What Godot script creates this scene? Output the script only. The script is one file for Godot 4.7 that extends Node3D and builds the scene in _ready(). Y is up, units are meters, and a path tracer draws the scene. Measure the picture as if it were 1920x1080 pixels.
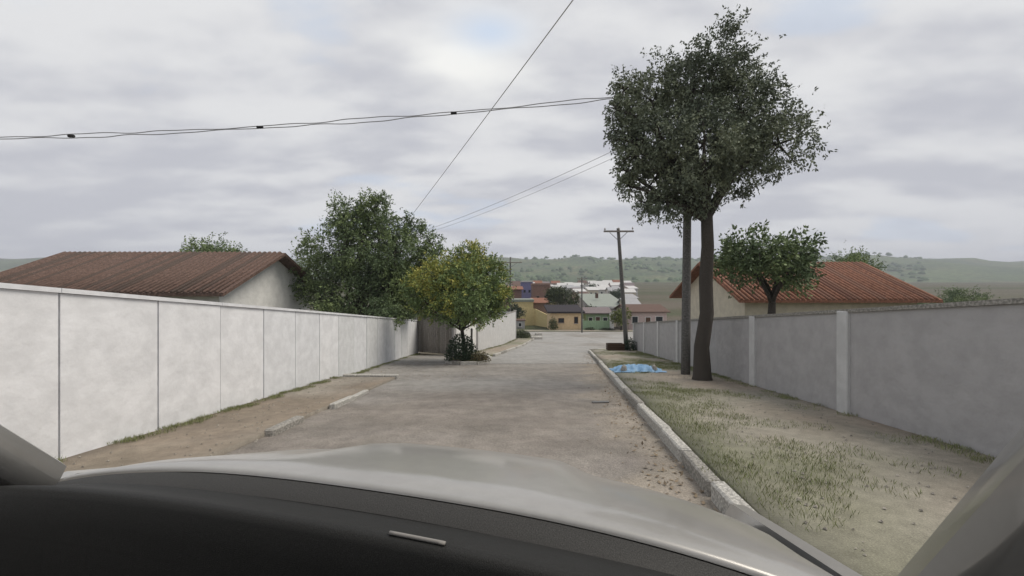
extends Node3D
# A sloping street in a small town, seen through the windscreen of a car.
# Units are metres; d is the distance ahead of the car (-z).

const F := 740.0          # focal length of the view in units of a 1920x1080 picture
const CAM_Y := 1.6
var rng := RandomNumberGenerator.new()
var noise := FastNoiseLite.new()
var M := {}
var used := {}

# ------------------------------------------------------------------ helpers
func lin(r, g, b) -> Color:            # linear base colour -> albedo_color
	return Color(r, g, b).linear_to_srgb()

func at(px, py, d) -> Vector3:
	return Vector3((px - 960.0) / F * d, CAM_Y - (py - 540.0) / F * d, -d)

const GP := [[-200.0, 16.0], [-60.0, 6.0], [34.0, -3.4], [46.0, -4.3], [51.0, -4.6], [63.0, -5.1], [80.0, -5.6], [100.0, -6.0], [115.0, -6.1], [160.0, -4.6], [220.0, -1.8], [300.0, 1.2], [400.0, 4.2], [640.0, 11.0]]
func g(d) -> float:
	for i in range(1, GP.size()):
		if d <= GP[i][0]:
			var t = (d - GP[i - 1][0]) / (GP[i][0] - GP[i - 1][0])
			return lerpf(GP[i - 1][1], GP[i][1], t)
	return GP[-1][1]

func on(x, d, lift = 0.0) -> Vector3:
	return Vector3(x, g(d) + lift, -d)

class MB:
	var v := PackedVector3Array()
	var c := PackedColorArray()
	var sm := false
	var col := Color(1, 1, 1)
	func tri(a, b, p):
		v.append(a); v.append(b); v.append(p)
		c.append(col); c.append(col); c.append(col)
	func quad(a, b, p, q):              # clockwise seen from the front
		tri(a, b, p); tri(a, p, q)
	func box(t: Transform3D, s: Vector3, bev = 0.0):
		var h = s * 0.5
		if bev <= 0.0:
			var p = []
			for i in 8:
				p.append(t * Vector3(h.x if i & 1 else -h.x, h.y if i & 2 else -h.y, h.z if i & 4 else -h.z))
			for f in [[0, 2, 3, 1], [4, 5, 7, 6], [0, 4, 6, 2], [1, 3, 7, 5], [2, 6, 7, 3], [0, 1, 5, 4]]:
				quad(p[f[0]], p[f[1]], p[f[2]], p[f[3]])
			return
		# chamfered box: 8 corners with three vertices each
		var k = Vector3(h.x - bev, h.y - bev, h.z - bev)
		var q = []
		for i in 8:
			var sx = 1.0 if i & 1 else -1.0
			var sy = 1.0 if i & 2 else -1.0
			var sz = 1.0 if i & 4 else -1.0
			q.append([t * Vector3(sx * h.x, sy * k.y, sz * k.z), t * Vector3(sx * k.x, sy * h.y, sz * k.z), t * Vector3(sx * k.x, sy * k.y, sz * h.z)])
		for f in [[0, 2, 3, 1, 2], [4, 5, 7, 6, 2], [0, 4, 6, 2, 0], [1, 3, 7, 5, 0], [2, 6, 7, 3, 1], [0, 1, 5, 4, 1]]:
			quad(q[f[0]][f[4]], q[f[1]][f[4]], q[f[2]][f[4]], q[f[3]][f[4]])
		var cen = t * Vector3.ZERO
		for e in [[0, 1], [2, 3], [4, 5], [6, 7], [0, 2], [1, 3], [4, 6], [5, 7], [0, 4], [1, 5], [2, 6], [3, 7]]:
			var ax = {1: 0, 2: 1, 4: 2}[e[1] - e[0]]
			var u = (ax + 1) % 3
			var w = (ax + 2) % 3
			out(cen, [q[e[0]][u], q[e[1]][u], q[e[1]][w], q[e[0]][w]])
		for i in 8:
			out(cen, [q[i][0], q[i][1], q[i][2]])
	func out(cen, p):                   # a convex polygon turned to face away from cen
		var n = (p[1] - p[0]).cross(p[2] - p[0])
		if n.dot(p[0] - cen) > 0.0:
			p = p.duplicate(); p.reverse()
		for i in range(1, p.size() - 1):
			tri(p[0], p[i], p[i + 1])
	func tube(path, radii, sides = 6, caps = true):
		var rings = []
		for i in path.size():
			var dir = (path[min(i + 1, path.size() - 1)] - path[max(i - 1, 0)]).normalized()
			var u = dir.cross(Vector3.UP if absf(dir.y) < 0.9 else Vector3.RIGHT).normalized()
			var w = dir.cross(u)
			var r = radii[i] if radii is Array else radii
			var ring = []
			for k in sides:
				var a = TAU * k / sides
				ring.append(path[i] + (u * cos(a) + w * sin(a)) * r)
			rings.append(ring)
		for i in path.size() - 1:
			for k in sides:
				var k2 = (k + 1) % sides
				quad(rings[i][k], rings[i][k2], rings[i + 1][k2], rings[i + 1][k])
		if caps:
			for k in range(1, sides - 1):
				tri(rings[0][0], rings[0][k + 1], rings[0][k])
				tri(rings[-1][0], rings[-1][k], rings[-1][k + 1])
	func prism(poly, axis_from: Callable, a, b):   # outline poly (2-D), axis_from(p, t) -> Vector3, from a to b
		var n = poly.size()
		var cen = Vector3.ZERO
		for p in poly:
			cen += axis_from.call(p, (a + b) * 0.5) / n
		for i in n:
			var j = (i + 1) % n
			out(cen, [axis_from.call(poly[i], a), axis_from.call(poly[j], a), axis_from.call(poly[j], b), axis_from.call(poly[i], b)])
		var ia = Geometry2D.triangulate_polygon(PackedVector2Array(poly))
		for i in range(0, ia.size(), 3):
			out(cen, [axis_from.call(poly[ia[i]], a), axis_from.call(poly[ia[i + 1]], a), axis_from.call(poly[ia[i + 2]], a)])
			out(cen, [axis_from.call(poly[ia[i]], b), axis_from.call(poly[ia[i + 1]], b), axis_from.call(poly[ia[i + 2]], b)])
	func mesh() -> ArrayMesh:
		var st := SurfaceTool.new()
		st.begin(Mesh.PRIMITIVE_TRIANGLES)
		st.set_smooth_group(0 if sm else -1)
		for i in v.size():
			st.set_color(c[i])
			st.add_vertex(v[i])
		st.generate_normals()
		return st.commit()

func numbered(called: String) -> String:
	if not used.has(called):
		used[called] = 0
		return called
	used[called] += 1
	return called + "_%03d" % used[called]

func put(mb, called, m, parent = null, kind = ""):
	var o := MeshInstance3D.new()
	o.mesh = mb.mesh() if mb is MB else mb
	o.material_override = m
	o.cast_shadow = GeometryInstance3D.SHADOW_CASTING_SETTING_ON
	if parent:
		o.name = called
		parent.add_child(o, true)
	else:
		o.name = numbered(called)
		add_child(o, true)
	if kind != "":
		o.set_meta("kind", kind)
	return o

func thing(called, label, category, pos = Vector3.ZERO, group = ""):
	var o := Node3D.new()
	o.name = numbered(called)
	add_child(o)
	o.position = pos
	return tag(o, label, category, group)

func tag(o, label, category, group = ""):
	o.set_meta("label", label)
	o.set_meta("category", category)
	if group != "":
		o.set_meta("group", group)
	return o

func T(p, yaw = 0.0) -> Transform3D:
	return Transform3D(Basis(Vector3.UP, yaw), p)

# ------------------------------------------------------------------ materials
func speckle(size, sd, freq, lo, hi, oct = 4, dots = 0.0) -> ImageTexture:
	var n := FastNoiseLite.new()
	n.seed = sd
	n.noise_type = FastNoiseLite.TYPE_SIMPLEX_SMOOTH
	n.frequency = freq
	n.fractal_octaves = oct
	n.fractal_gain = 0.6
	var im: Image = n.get_seamless_image(size, size)
	im.convert(Image.FORMAT_L8)
	var data := im.get_data()
	var r := RandomNumberGenerator.new()
	r.seed = sd
	for i in data.size():
		var t = data[i] / 255.0
		t = clampf(0.5 + (t - 0.5) * 1.6, 0.0, 1.0)
		if dots > 0.0:
			t = clampf(t + (r.randf() - 0.5) * dots, 0.0, 1.0)
		data[i] = int(255.0 * lerpf(lo, hi, t))
	var o := Image.create_from_data(size, size, false, Image.FORMAT_L8, data)
	o.generate_mipmaps()
	return ImageTexture.create_from_image(o)

func bumps(size, sd, freq, strength, oct = 4) -> ImageTexture:
	var n := FastNoiseLite.new()
	n.seed = sd
	n.frequency = freq
	n.fractal_octaves = oct
	var im: Image = n.get_seamless_image(size, size)
	im.convert(Image.FORMAT_RGBA8)
	im.bump_map_to_normal_map(strength)
	im.generate_mipmaps()
	return ImageTexture.create_from_image(im)

func mat(color: Color, rough = 0.9, tex = null, metres = 2.0, vcol = false, nrm = null, nscale = 1.0) -> StandardMaterial3D:
	var m := StandardMaterial3D.new()
	m.albedo_color = color
	m.roughness = rough
	m.metallic_specular = 0.35
	m.vertex_color_use_as_albedo = vcol
	if tex:
		m.albedo_texture = tex
		m.uv1_triplanar = true
		m.uv1_world_triplanar = true
		m.uv1_scale = Vector3.ONE / metres
	if nrm:
		m.normal_enabled = true
		m.normal_texture = nrm
		m.normal_scale = nscale
	return m

func road_texture() -> ImageTexture:    # worn surfacing: stone grains and patches of bare binder
	var S := 1024
	var a := FastNoiseLite.new(); a.seed = 61; a.frequency = 0.011; a.fractal_octaves = 5; a.fractal_gain = 0.62
	var b := FastNoiseLite.new(); b.seed = 62; b.frequency = 0.16; b.fractal_octaves = 2
	var ia: Image = a.get_seamless_image(S, S); ia.convert(Image.FORMAT_L8)
	var ib: Image = b.get_seamless_image(S, S); ib.convert(Image.FORMAT_L8)
	var da := ia.get_data()
	var db := ib.get_data()
	var r := RandomNumberGenerator.new()
	r.seed = 64
	for i in da.size():
		var p = (da[i] / 255.0 - 0.5) * 1.3
		var q = (db[i] / 255.0 - 0.5)
		var v = 0.82 + p * 0.13 + q * 0.20 + (r.randf() - 0.5) * 0.18
		if q > 0.28:
			v += 0.06
		da[i] = int(255.0 * clampf(v, 0.25, 1.0))
	var o := Image.create_from_data(S, S, false, Image.FORMAT_L8, da)
	o.generate_mipmaps()
	return ImageTexture.create_from_image(o)

func make_materials():
	var t_fine = speckle(512, 3, 0.035, 0.62, 1.0, 5, 0.45)
	var t_grit = speckle(512, 4, 0.09, 0.5, 1.0, 5, 0.8)
	var t_blot = speckle(512, 5, 0.012, 0.93, 1.0, 6, 0.5)
	var t_wood = speckle(512, 6, 0.02, 0.55, 1.0, 5, 0.25)
	var n_grit = bumps(512, 7, 0.12, 6.0)
	var n_soft = bumps(512, 8, 0.03, 5.0)
	var t_road = road_texture()
	M.road = mat(Color(1, 1, 1), 0.92, t_road, 4.6, true, n_grit, 0.3)
	M.concrete = mat(Color(1, 1, 1), 0.95, t_road, 2.7, true)
	M.dirt = mat(Color(1, 1, 1), 0.97, t_grit, 2.3, true, n_grit, 0.8)
	M.kerb = mat(lin(0.70, 0.68, 0.63), 0.9, t_fine, 0.8, false, n_grit, 0.7)
	M.kerb2 = mat(lin(0.46, 0.44, 0.40), 0.9, t_fine, 0.9, false, n_grit, 0.7)
	M.white_panel = mat(lin(0.80, 0.81, 0.83), 0.75, t_blot, 3.1, false, n_soft, 0.15)
	M.white_panel2 = mat(lin(0.75, 0.765, 0.79), 0.75, t_blot, 2.6, false, n_soft, 0.15)
	M.plaster = mat(lin(0.575, 0.575, 0.57), 0.9, t_blot, 3.7, false, n_soft, 0.25)
	M.town_white = mat(lin(0.56, 0.55, 0.53), 0.9, t_blot, 3.3)
	M.plaster_white = mat(lin(0.78, 0.78, 0.76), 0.88, t_blot, 3.3, false, n_soft, 0.2)
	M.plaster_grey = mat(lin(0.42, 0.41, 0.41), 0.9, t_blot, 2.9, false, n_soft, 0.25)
	M.wood = mat(lin(0.48, 0.45, 0.42), 0.8, t_wood, 0.7)
	M.wood2 = mat(lin(0.53, 0.495, 0.46), 0.8, t_wood, 0.8)
	M.wood3 = mat(lin(0.38, 0.35, 0.32), 0.8, t_wood, 0.6)
	M.bark = mat(lin(0.12, 0.105, 0.09), 0.95, t_wood, 0.35, false, n_grit, 1.2)
	M.pole = mat(lin(0.20, 0.195, 0.185), 0.9, t_fine, 1.2, false, n_grit, 0.4)
	M.steel = mat(lin(0.16, 0.16, 0.16), 0.5)
	M.steel.metallic = 0.7
	M.rubber = mat(lin(0.02, 0.02, 0.021), 0.85)
	M.cable = mat(lin(0.32, 0.32, 0.33), 0.7)
	M.cable_grey = mat(lin(0.62, 0.62, 0.63), 0.7)
	M.ceramic = mat(lin(0.35, 0.33, 0.30), 0.3)
	M.leaf = mat(Color(1, 1, 1), 0.62, null, 1.0, true)
	M.leaf.backlight = Color(0.8, 0.88, 0.5)
	M.leaf.cull_mode = BaseMaterial3D.CULL_DISABLED
	M.grass = M.leaf
	M.far_leaf = mat(Color(1, 1, 1), 0.95, null, 1.0, true)
	M.hill = mat(Color(1, 1, 1), 0.97, speckle(512, 11, 0.02, 0.6, 1.0, 5, 0.3), 160.0, true)
	M.tile_red = mat(lin(0.36, 0.17, 0.11), 0.85, t_fine, 2.4)
	M.tile_brown = mat(lin(0.20, 0.13, 0.105), 0.85, t_fine, 2.4)
	M.tile_red2 = mat(lin(0.31, 0.155, 0.11), 0.88, t_grit, 1.4)
	M.tile_red3 = mat(lin(0.38, 0.20, 0.14), 0.85, t_grit, 1.8)
	M.tile_brown2 = mat(lin(0.165, 0.12, 0.10), 0.88, t_grit, 1.4)
	M.tile_brown3 = mat(lin(0.235, 0.15, 0.12), 0.85, t_grit, 1.8)
	M.white_panel3 = mat(lin(0.70, 0.715, 0.73), 0.78, t_blot, 2.1, false, n_soft, 0.2)
	M.tile_dark = mat(lin(0.05, 0.042, 0.05), 0.8, t_fine, 2.0)
	M.tile_pink = mat(lin(0.30, 0.25, 0.255), 0.85, t_fine, 2.2)
	M.sheet = mat(lin(0.27, 0.295, 0.26), 0.7, t_blot, 4.0)
	M.sheet_white = mat(lin(0.56, 0.555, 0.545), 0.7, t_blot, 4.0)
	M.sheet_grey = mat(lin(0.36, 0.36, 0.37), 0.7, t_blot, 4.0)
	M.brick = mat(lin(0.42, 0.265, 0.215), 0.92, t_grit, 1.6)
	M.brick2 = mat(lin(0.47, 0.32, 0.265), 0.92, t_grit, 1.6)
	M.ochre = mat(lin(0.66, 0.54, 0.28), 0.9, t_blot, 3.2)
	M.orange = mat(lin(0.76, 0.58, 0.36), 0.9, t_blot, 2.7)
	M.cream = mat(lin(0.66, 0.60, 0.48), 0.9, t_blot, 2.7)
	M.green_paint = mat(lin(0.29, 0.41, 0.265), 0.85, t_blot, 2.7)
	M.blue_paint = mat(lin(0.19, 0.185, 0.32), 0.85, t_blot, 2.7)
	M.pink_paint = mat(lin(0.55, 0.44, 0.42), 0.9, t_blot, 2.7)
	M.pane = mat(lin(0.025, 0.03, 0.035), 0.12)
	M.door = mat(lin(0.17, 0.09, 0.055), 0.7, t_wood, 0.8)
	M.frame_white = mat(lin(0.7, 0.7, 0.68), 0.6)
	M.tarp = mat(lin(0.21, 0.37, 0.56), 0.45, t_blot, 0.9, false, n_soft, 0.6)
	M.box_brown = mat(lin(0.10, 0.062, 0.04), 0.85, t_wood, 0.6)
	M.paint = mat(lin(0.36, 0.352, 0.336), 0.34, speckle(256, 21, 0.03, 0.965, 1.0, 4, 0.4), 0.6)
	M.paint.metallic = 0.25
	M.paint.clearcoat_enabled = true
	M.paint.clearcoat = 0.6
	M.paint.clearcoat_roughness = 0.12
	M.plastic = mat(lin(0.07, 0.068, 0.064), 0.55, t_grit, 0.12, false, n_grit, 0.35)
	M.dash = mat(lin(0.035, 0.035, 0.033), 0.6, t_grit, 0.1, false, n_grit, 0.5)
	M.black = mat(lin(0.008, 0.008, 0.009), 0.8)
	M.trim = mat(lin(0.24, 0.23, 0.215), 0.45)
	M.lamp = mat(lin(0.6, 0.6, 0.6), 0.15)
	M.glass = mat(Color(0.85, 0.9, 0.88, 0.01), 0.0)
	M.glass.transparency = BaseMaterial3D.TRANSPARENCY_ALPHA
	M.glass.metallic_specular = 0.2

# ------------------------------------------------------------------ sky
func smooth_blob(dx, dy, rx, ry) -> float:
	var q = (dx / rx) * (dx / rx) + (dy / ry) * (dy / ry)
	return exp(-q)

func make_sky() -> ImageTexture:
	var w := 2048
	var h := 1024
	var im := Image.create(w, h, false, Image.FORMAT_RGBF)
	var n1 := FastNoiseLite.new()
	n1.seed = 41
	n1.frequency = 0.55
	n1.fractal_octaves = 7
	n1.fractal_gain = 0.56
	var n2 := FastNoiseLite.new()
	n2.seed = 57
	n2.frequency = 0.22
	n2.fractal_octaves = 3
	im.fill(Color(0.18, 0.175, 0.16))
	for y in h / 2:
		var el = PI * (0.5 - (y + 0.5) / h)
		var up = sin(el)
		var flat = cos(el)
		for x in w:
			var az = wrapf(TAU * (x + 0.5) / w, -PI, PI)
			var k = 1.0 / (up + 0.16)
			var px = sin(az) * flat * k
			var pz = cos(az) * flat * k
			var a = n1.get_noise_2d(px * 1.5 + 3.0, pz * 2.9)
			var b = n2.get_noise_2d(px * 1.3 - 7.0, pz * 2.6 + 5.0)
			var t = clampf(0.5 + a * 1.15 + b * 0.8, 0.0, 1.0)
			t = t * t * (3.0 - 2.0 * t)
			var c = Color(0.335, 0.341, 0.372).lerp(Color(0.475, 0.478, 0.485), t)
			# the thin place in the cloud above the street, and the bright edge under it
			var ax = rad_to_deg(az)
			var ey = rad_to_deg(el)
			var bright = smooth_blob(ax + 8.0, ey - 29.0, 9.0, 3.6)
			c = c.lerp(Color(0.57, 0.57, 0.555), clampf(bright * 0.95 + a * bright, 0.0, 1.0))
			var blue = smooth_blob(ax + 3.4, ey - 33.0, 5.0, 1.9) + 0.7 * smoothstep(0.36, 0.55, b - a * 0.4)
			c = c.lerp(Color(0.375, 0.435, 0.525), clampf(blue * 0.8 + a * 0.3 * blue, 0.0, 1.0))
			var low = exp(-ey / 7.0)
			c = c.lerp(Color(0.355, 0.37, 0.405), low * 0.6)
			im.set_pixel(x, y, c)
	return ImageTexture.create_from_image(im)

# ------------------------------------------------------------------ sheets on the slope
func rows(d0, d1, step) -> Array:
	var r = [d0]
	var d = d0 + step
	while d < d1 - 0.001:
		r.append(d)
		d += step
	for p in GP:
		if p[0] > d0 + 0.01 and p[0] < d1 - 0.01:
			r.append(p[0])
	r.append(d1)
	r.sort()
	return r

# a sheet between xl(d) and xr(d); colour(x, d) gives the linear colour of its matter
func sheet(d0, d1, step, xl: Callable, xr: Callable, lift, colour: Callable, skirt = 0.0) -> MB:
	var mb = MB.new()
	mb.sm = true
	var rs = rows(d0, d1, step)
	var grid = []
	for d in rs:
		var a = xl.call(d)
		var b = xr.call(d)
		var n = 40 if step > 2 else int(clampf((xr.call(d0) - xl.call(d0)) / step, 4, 90))
		var line = []
		for i in n + 1:
			var x = lerpf(a, b, float(i) / n)
			line.append([on(x, d, lift), colour.call(x, d)])
		grid.append(line)
	for i in grid.size() - 1:
		var n = min(grid[i].size(), grid[i + 1].size()) - 1
		for k in n:
			var q = [grid[i][k], grid[i + 1][k], grid[i + 1][k + 1], grid[i][k + 1]]
			for e in [[0, 1, 2], [0, 2, 3]]:
				for j in e:
					mb.v.append(q[j][0])
					mb.c.append(q[j][1])
	if skirt > 0.0:
		mb.col = colour.call(xl.call(d0), d0)
		var dn = Vector3(0, -skirt, 0)
		for k in grid[0].size() - 1:
			mb.quad(grid[0][k][0] + dn, grid[0][k][0], grid[0][k + 1][0], grid[0][k + 1][0] + dn)
			var e = grid[-1]
			mb.quad(e[k + 1][0] + dn, e[k + 1][0], e[k][0], e[k][0] + dn)
		for i in grid.size() - 1:
			mb.quad(grid[i + 1][0][0] + dn, grid[i + 1][0][0], grid[i][0][0], grid[i][0][0] + dn)
			mb.quad(grid[i][-1][0] + dn, grid[i][-1][0], grid[i + 1][-1][0], grid[i + 1][-1][0] + dn)
	return mb

func xk(d) -> float:                    # right kerb
	if d > 25.7:
		return 5.04 + (d - 25.7) * 0.14 + pow(maxf(d - 25.7, 0.0), 2.0) * 0.35
	return 1.40 + 0.1416 * d
func xl2(d) -> float:                   # left kerb of the street beyond the corner
	return -0.89 + (d - 21.9) * 0.151
func xw2(d) -> float:                   # foot of the long plaster wall
	return -2.23 + (d - 24.7) * 0.138
func xw1(d) -> float:                   # foot of the white panel wall
	return -5.2 - (d - 2.0) * 0.031
func xrw(d) -> float:                   # right wall
	return 5.0 + 0.120 * d

func vary(c: Color, x, d, f, amount) -> Color:
	var k = 1.0 + amount * noise.get_noise_2d(x * f, d * f)
	return Color(c.r * k, c.g * k, c.b * k)

# ------------------------------------------------------------------ plants
func leaf_mesh(leaves: Array) -> ArrayMesh:   # each: [pos, dir, side, length, width, colour]
	var v := PackedVector3Array()
	var nn := PackedVector3Array()
	var c := PackedColorArray()
	for l in leaves:
		var p: Vector3 = l[0]
		var dir: Vector3 = l[1]
		var side: Vector3 = l[2]
		var up = dir.cross(side).normalized()
		var tip = p + dir * l[3]
		var mid = p + dir * l[3] * 0.45 - up * l[3] * 0.04
		var a = mid + side * l[4] * 0.5 + up * l[4] * 0.16
		var b = mid - side * l[4] * 0.5 + up * l[4] * 0.16
		var n1 = (a - p).cross(tip - p).normalized()
		var n2 = (tip - p).cross(b - p).normalized()
		for q in [p, tip, a]:
			v.append(q); nn.append(n1); c.append(l[5])
		for q in [p, b, tip]:
			v.append(q); nn.append(n2); c.append(l[5])
	var arr = []
	arr.resize(Mesh.ARRAY_MAX)
	arr[Mesh.ARRAY_VERTEX] = v
	arr[Mesh.ARRAY_NORMAL] = nn
	arr[Mesh.ARRAY_COLOR] = c
	var m := ArrayMesh.new()
	m.add_surface_from_arrays(Mesh.PRIMITIVE_TRIANGLES, arr)
	return m

func rdir() -> Vector3:
	while true:
		var p = Vector3(rng.randf_range(-1, 1), rng.randf_range(-1, 1), rng.randf_range(-1, 1))
		if p.length() > 0.1 and p.length() < 1.0:
			return p.normalized()
	return Vector3.UP

# blobs: [centre, radius, squash]; colours: Callable(pos, random) -> Color
func crown_leaves(blobs, density, size, colours: Callable, droop = 0.25, gap = 0.1) -> Array:
	var out = []
	for b in blobs:
		var r = b[1]
		var sq = b[2] if b.size() > 2 else 0.85
		var n = int(density * r * r / (size * size) * 0.62)
		var clumps = []
		for i in 15:
			var co = rdir()
			clumps.append([Vector3(co.x, co.y * sq, co.z) * r * rng.randf_range(0.55, 0.98), co, rng.randf_range(0.14, 0.27) * r])
		for i in n:
			var o = rdir()
			var rad = pow(rng.randf(), 0.42) * r * rng.randf_range(0.86, 1.0)
			var p = b[0] + Vector3(o.x, o.y * sq, o.z) * rad
			if rng.randf() < 0.66:
				var cl = clumps[rng.randi() % 15]
				p = b[0] + cl[0] + Vector3(rng.randfn(), rng.randfn() * (0.8 + droop * 0.5), rng.randfn()) * cl[2]
				o = (cl[1] + o * 0.6).normalized()
			if noise.get_noise_3d(p.x * 28.0 / r, p.y * 28.0 / r, p.z * 28.0 / r) < -gap - 0.0:
				continue
			var base_col = colours.call(p, rng.randf())
			var tw = (o + rdir() * 0.9 + Vector3(0, 0.25, 0)).normalized()
			var nl = rng.randi_range(5, 9)
			for k in nl:
				var dir = (tw + rdir() * 1.1 - Vector3(0, droop, 0)).normalized()
				var side = dir.cross(rdir()).normalized()
				var s = size * rng.randf_range(0.65, 1.3)
				var kk = rng.randf_range(0.78, 1.25)
				out.append([p + tw * (k * size * 0.28) + rdir() * size * 0.45, dir, side, s, s * 0.48, Color(base_col.r * kk, base_col.g * kk, base_col.b * kk)])
	return out

func limb(mb, a, b, r0, r1, bend = 0.12):
	var pts = []
	var rr = []
	var off = rdir() * (b - a).length() * bend
	var n = 5
	for i in n + 1:
		var t = float(i) / n
		pts.append(a.lerp(b, t) + off * sin(t * PI) + Vector3(0, (b - a).length() * 0.05 * sin(t * PI), 0))
		rr.append(lerpf(r0, r1, t))
	mb.tube(pts, rr, 6)
	return pts

func tree(label, foot, fork, r0, blobs, density, size, colours, droop = 0.25, gap = 0.1, called = "tree"):
	var t = thing(called, label, "tree", foot)
	var tr = MB.new()
	tr.sm = true
	var loc = func(p): return p - foot
	var tp = [Vector3(0, -0.15, 0), Vector3(0, 0.12, 0)]
	var tr_r = [r0 * 1.6, r0 * 1.22]
	for i in range(1, 6):
		var w = r0 * 0.45 * sin(i / 5.0 * PI)
		tp.append((fork - foot) * (i / 5.0) + Vector3(rng.randf_range(-w, w), 0, rng.randf_range(-w, w)))
		tr_r.append(r0 * lerpf(1.1, 0.72, i / 5.0) * rng.randf_range(0.93, 1.08))
	tr.tube(tp, tr_r, 10)
	put(tr, "trunk", M.bark, t)
	var lb = MB.new()
	lb.sm = true
	var moved = []
	for b in blobs:
		var nb = b.duplicate()
		nb[0] = b[0] - foot
		moved.append(nb)
	for b in moved:
		var start = loc.call(fork) - Vector3(0, rng.randf_range(0, 0.25), 0)
		limb(lb, start, b[0], r0 * 0.5, r0 * 0.16)
		for k in 5:
			var o = rdir()
			limb(lb, b[0], b[0] + o * b[1] * 0.85, r0 * 0.16, 0.008)
	put(lb, "limbs", M.bark, t)
	put(leaf_mesh(crown_leaves(moved, density, size, colours, droop, gap)), "crown", M.leaf, t)
	return t

func bush_leaves(centre, r, h, n, size, col) -> Array:
	var out = []
	for i in n:
		var o = rdir()
		var p = centre + Vector3(o.x * r, absf(o.y) * h, o.z * r) * pow(rng.randf(), 0.4)
		var dir = (o + rdir() * 0.8 + Vector3(0, 0.5, 0)).normalized()
		var k = rng.randf_range(0.65, 1.35)
		var s = size * rng.randf_range(0.7, 1.3)
		out.append([p, dir, dir.cross(rdir()).normalized(), s, s * 0.45, Color(col.r * k, col.g * k, col.b * k)])
	return out

func shrub(label, foot, r, h, n, size, col, called = "shrub"):
	var t = thing(called, label, "shrub", foot)
	put(leaf_mesh(bush_leaves(Vector3(0, h * 0.08, 0), r, h, n, size, col)), "foliage", M.leaf, t)
	var mb = MB.new()
	for k in 4:
		limb(mb, Vector3(0, -0.05, 0), Vector3(rng.randf_range(-r, r) * 0.5, h * 0.7, rng.randf_range(-r, r) * 0.5), 0.02, 0.006)
	put(mb, "stems", M.bark, t)
	return t

func grass_mesh(spots, n, hmin, hmax, col) -> ArrayMesh:   # spots: [x, d, radius, lift]
	var out = []
	for s in spots:
		for i in n:
			var a = rng.randf() * TAU
			var r = sqrt(rng.randf()) * s[2]
			var p = on(s[0] + cos(a) * r, s[1] + sin(a) * r, s[3])
			var dir = (Vector3.UP + rdir() * 0.55).normalized()
			var h = rng.randf_range(hmin, hmax)
			var k = rng.randf_range(0.6, 1.4)
			var c = col.lerp(Color(0.22, 0.19, 0.09), rng.randf() * 0.5)
			out.append([p, dir, dir.cross(rdir()).normalized(), h, h * 0.11, Color(c.r * k, c.g * k, c.b * k)])
	return leaf_mesh(out)

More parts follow.
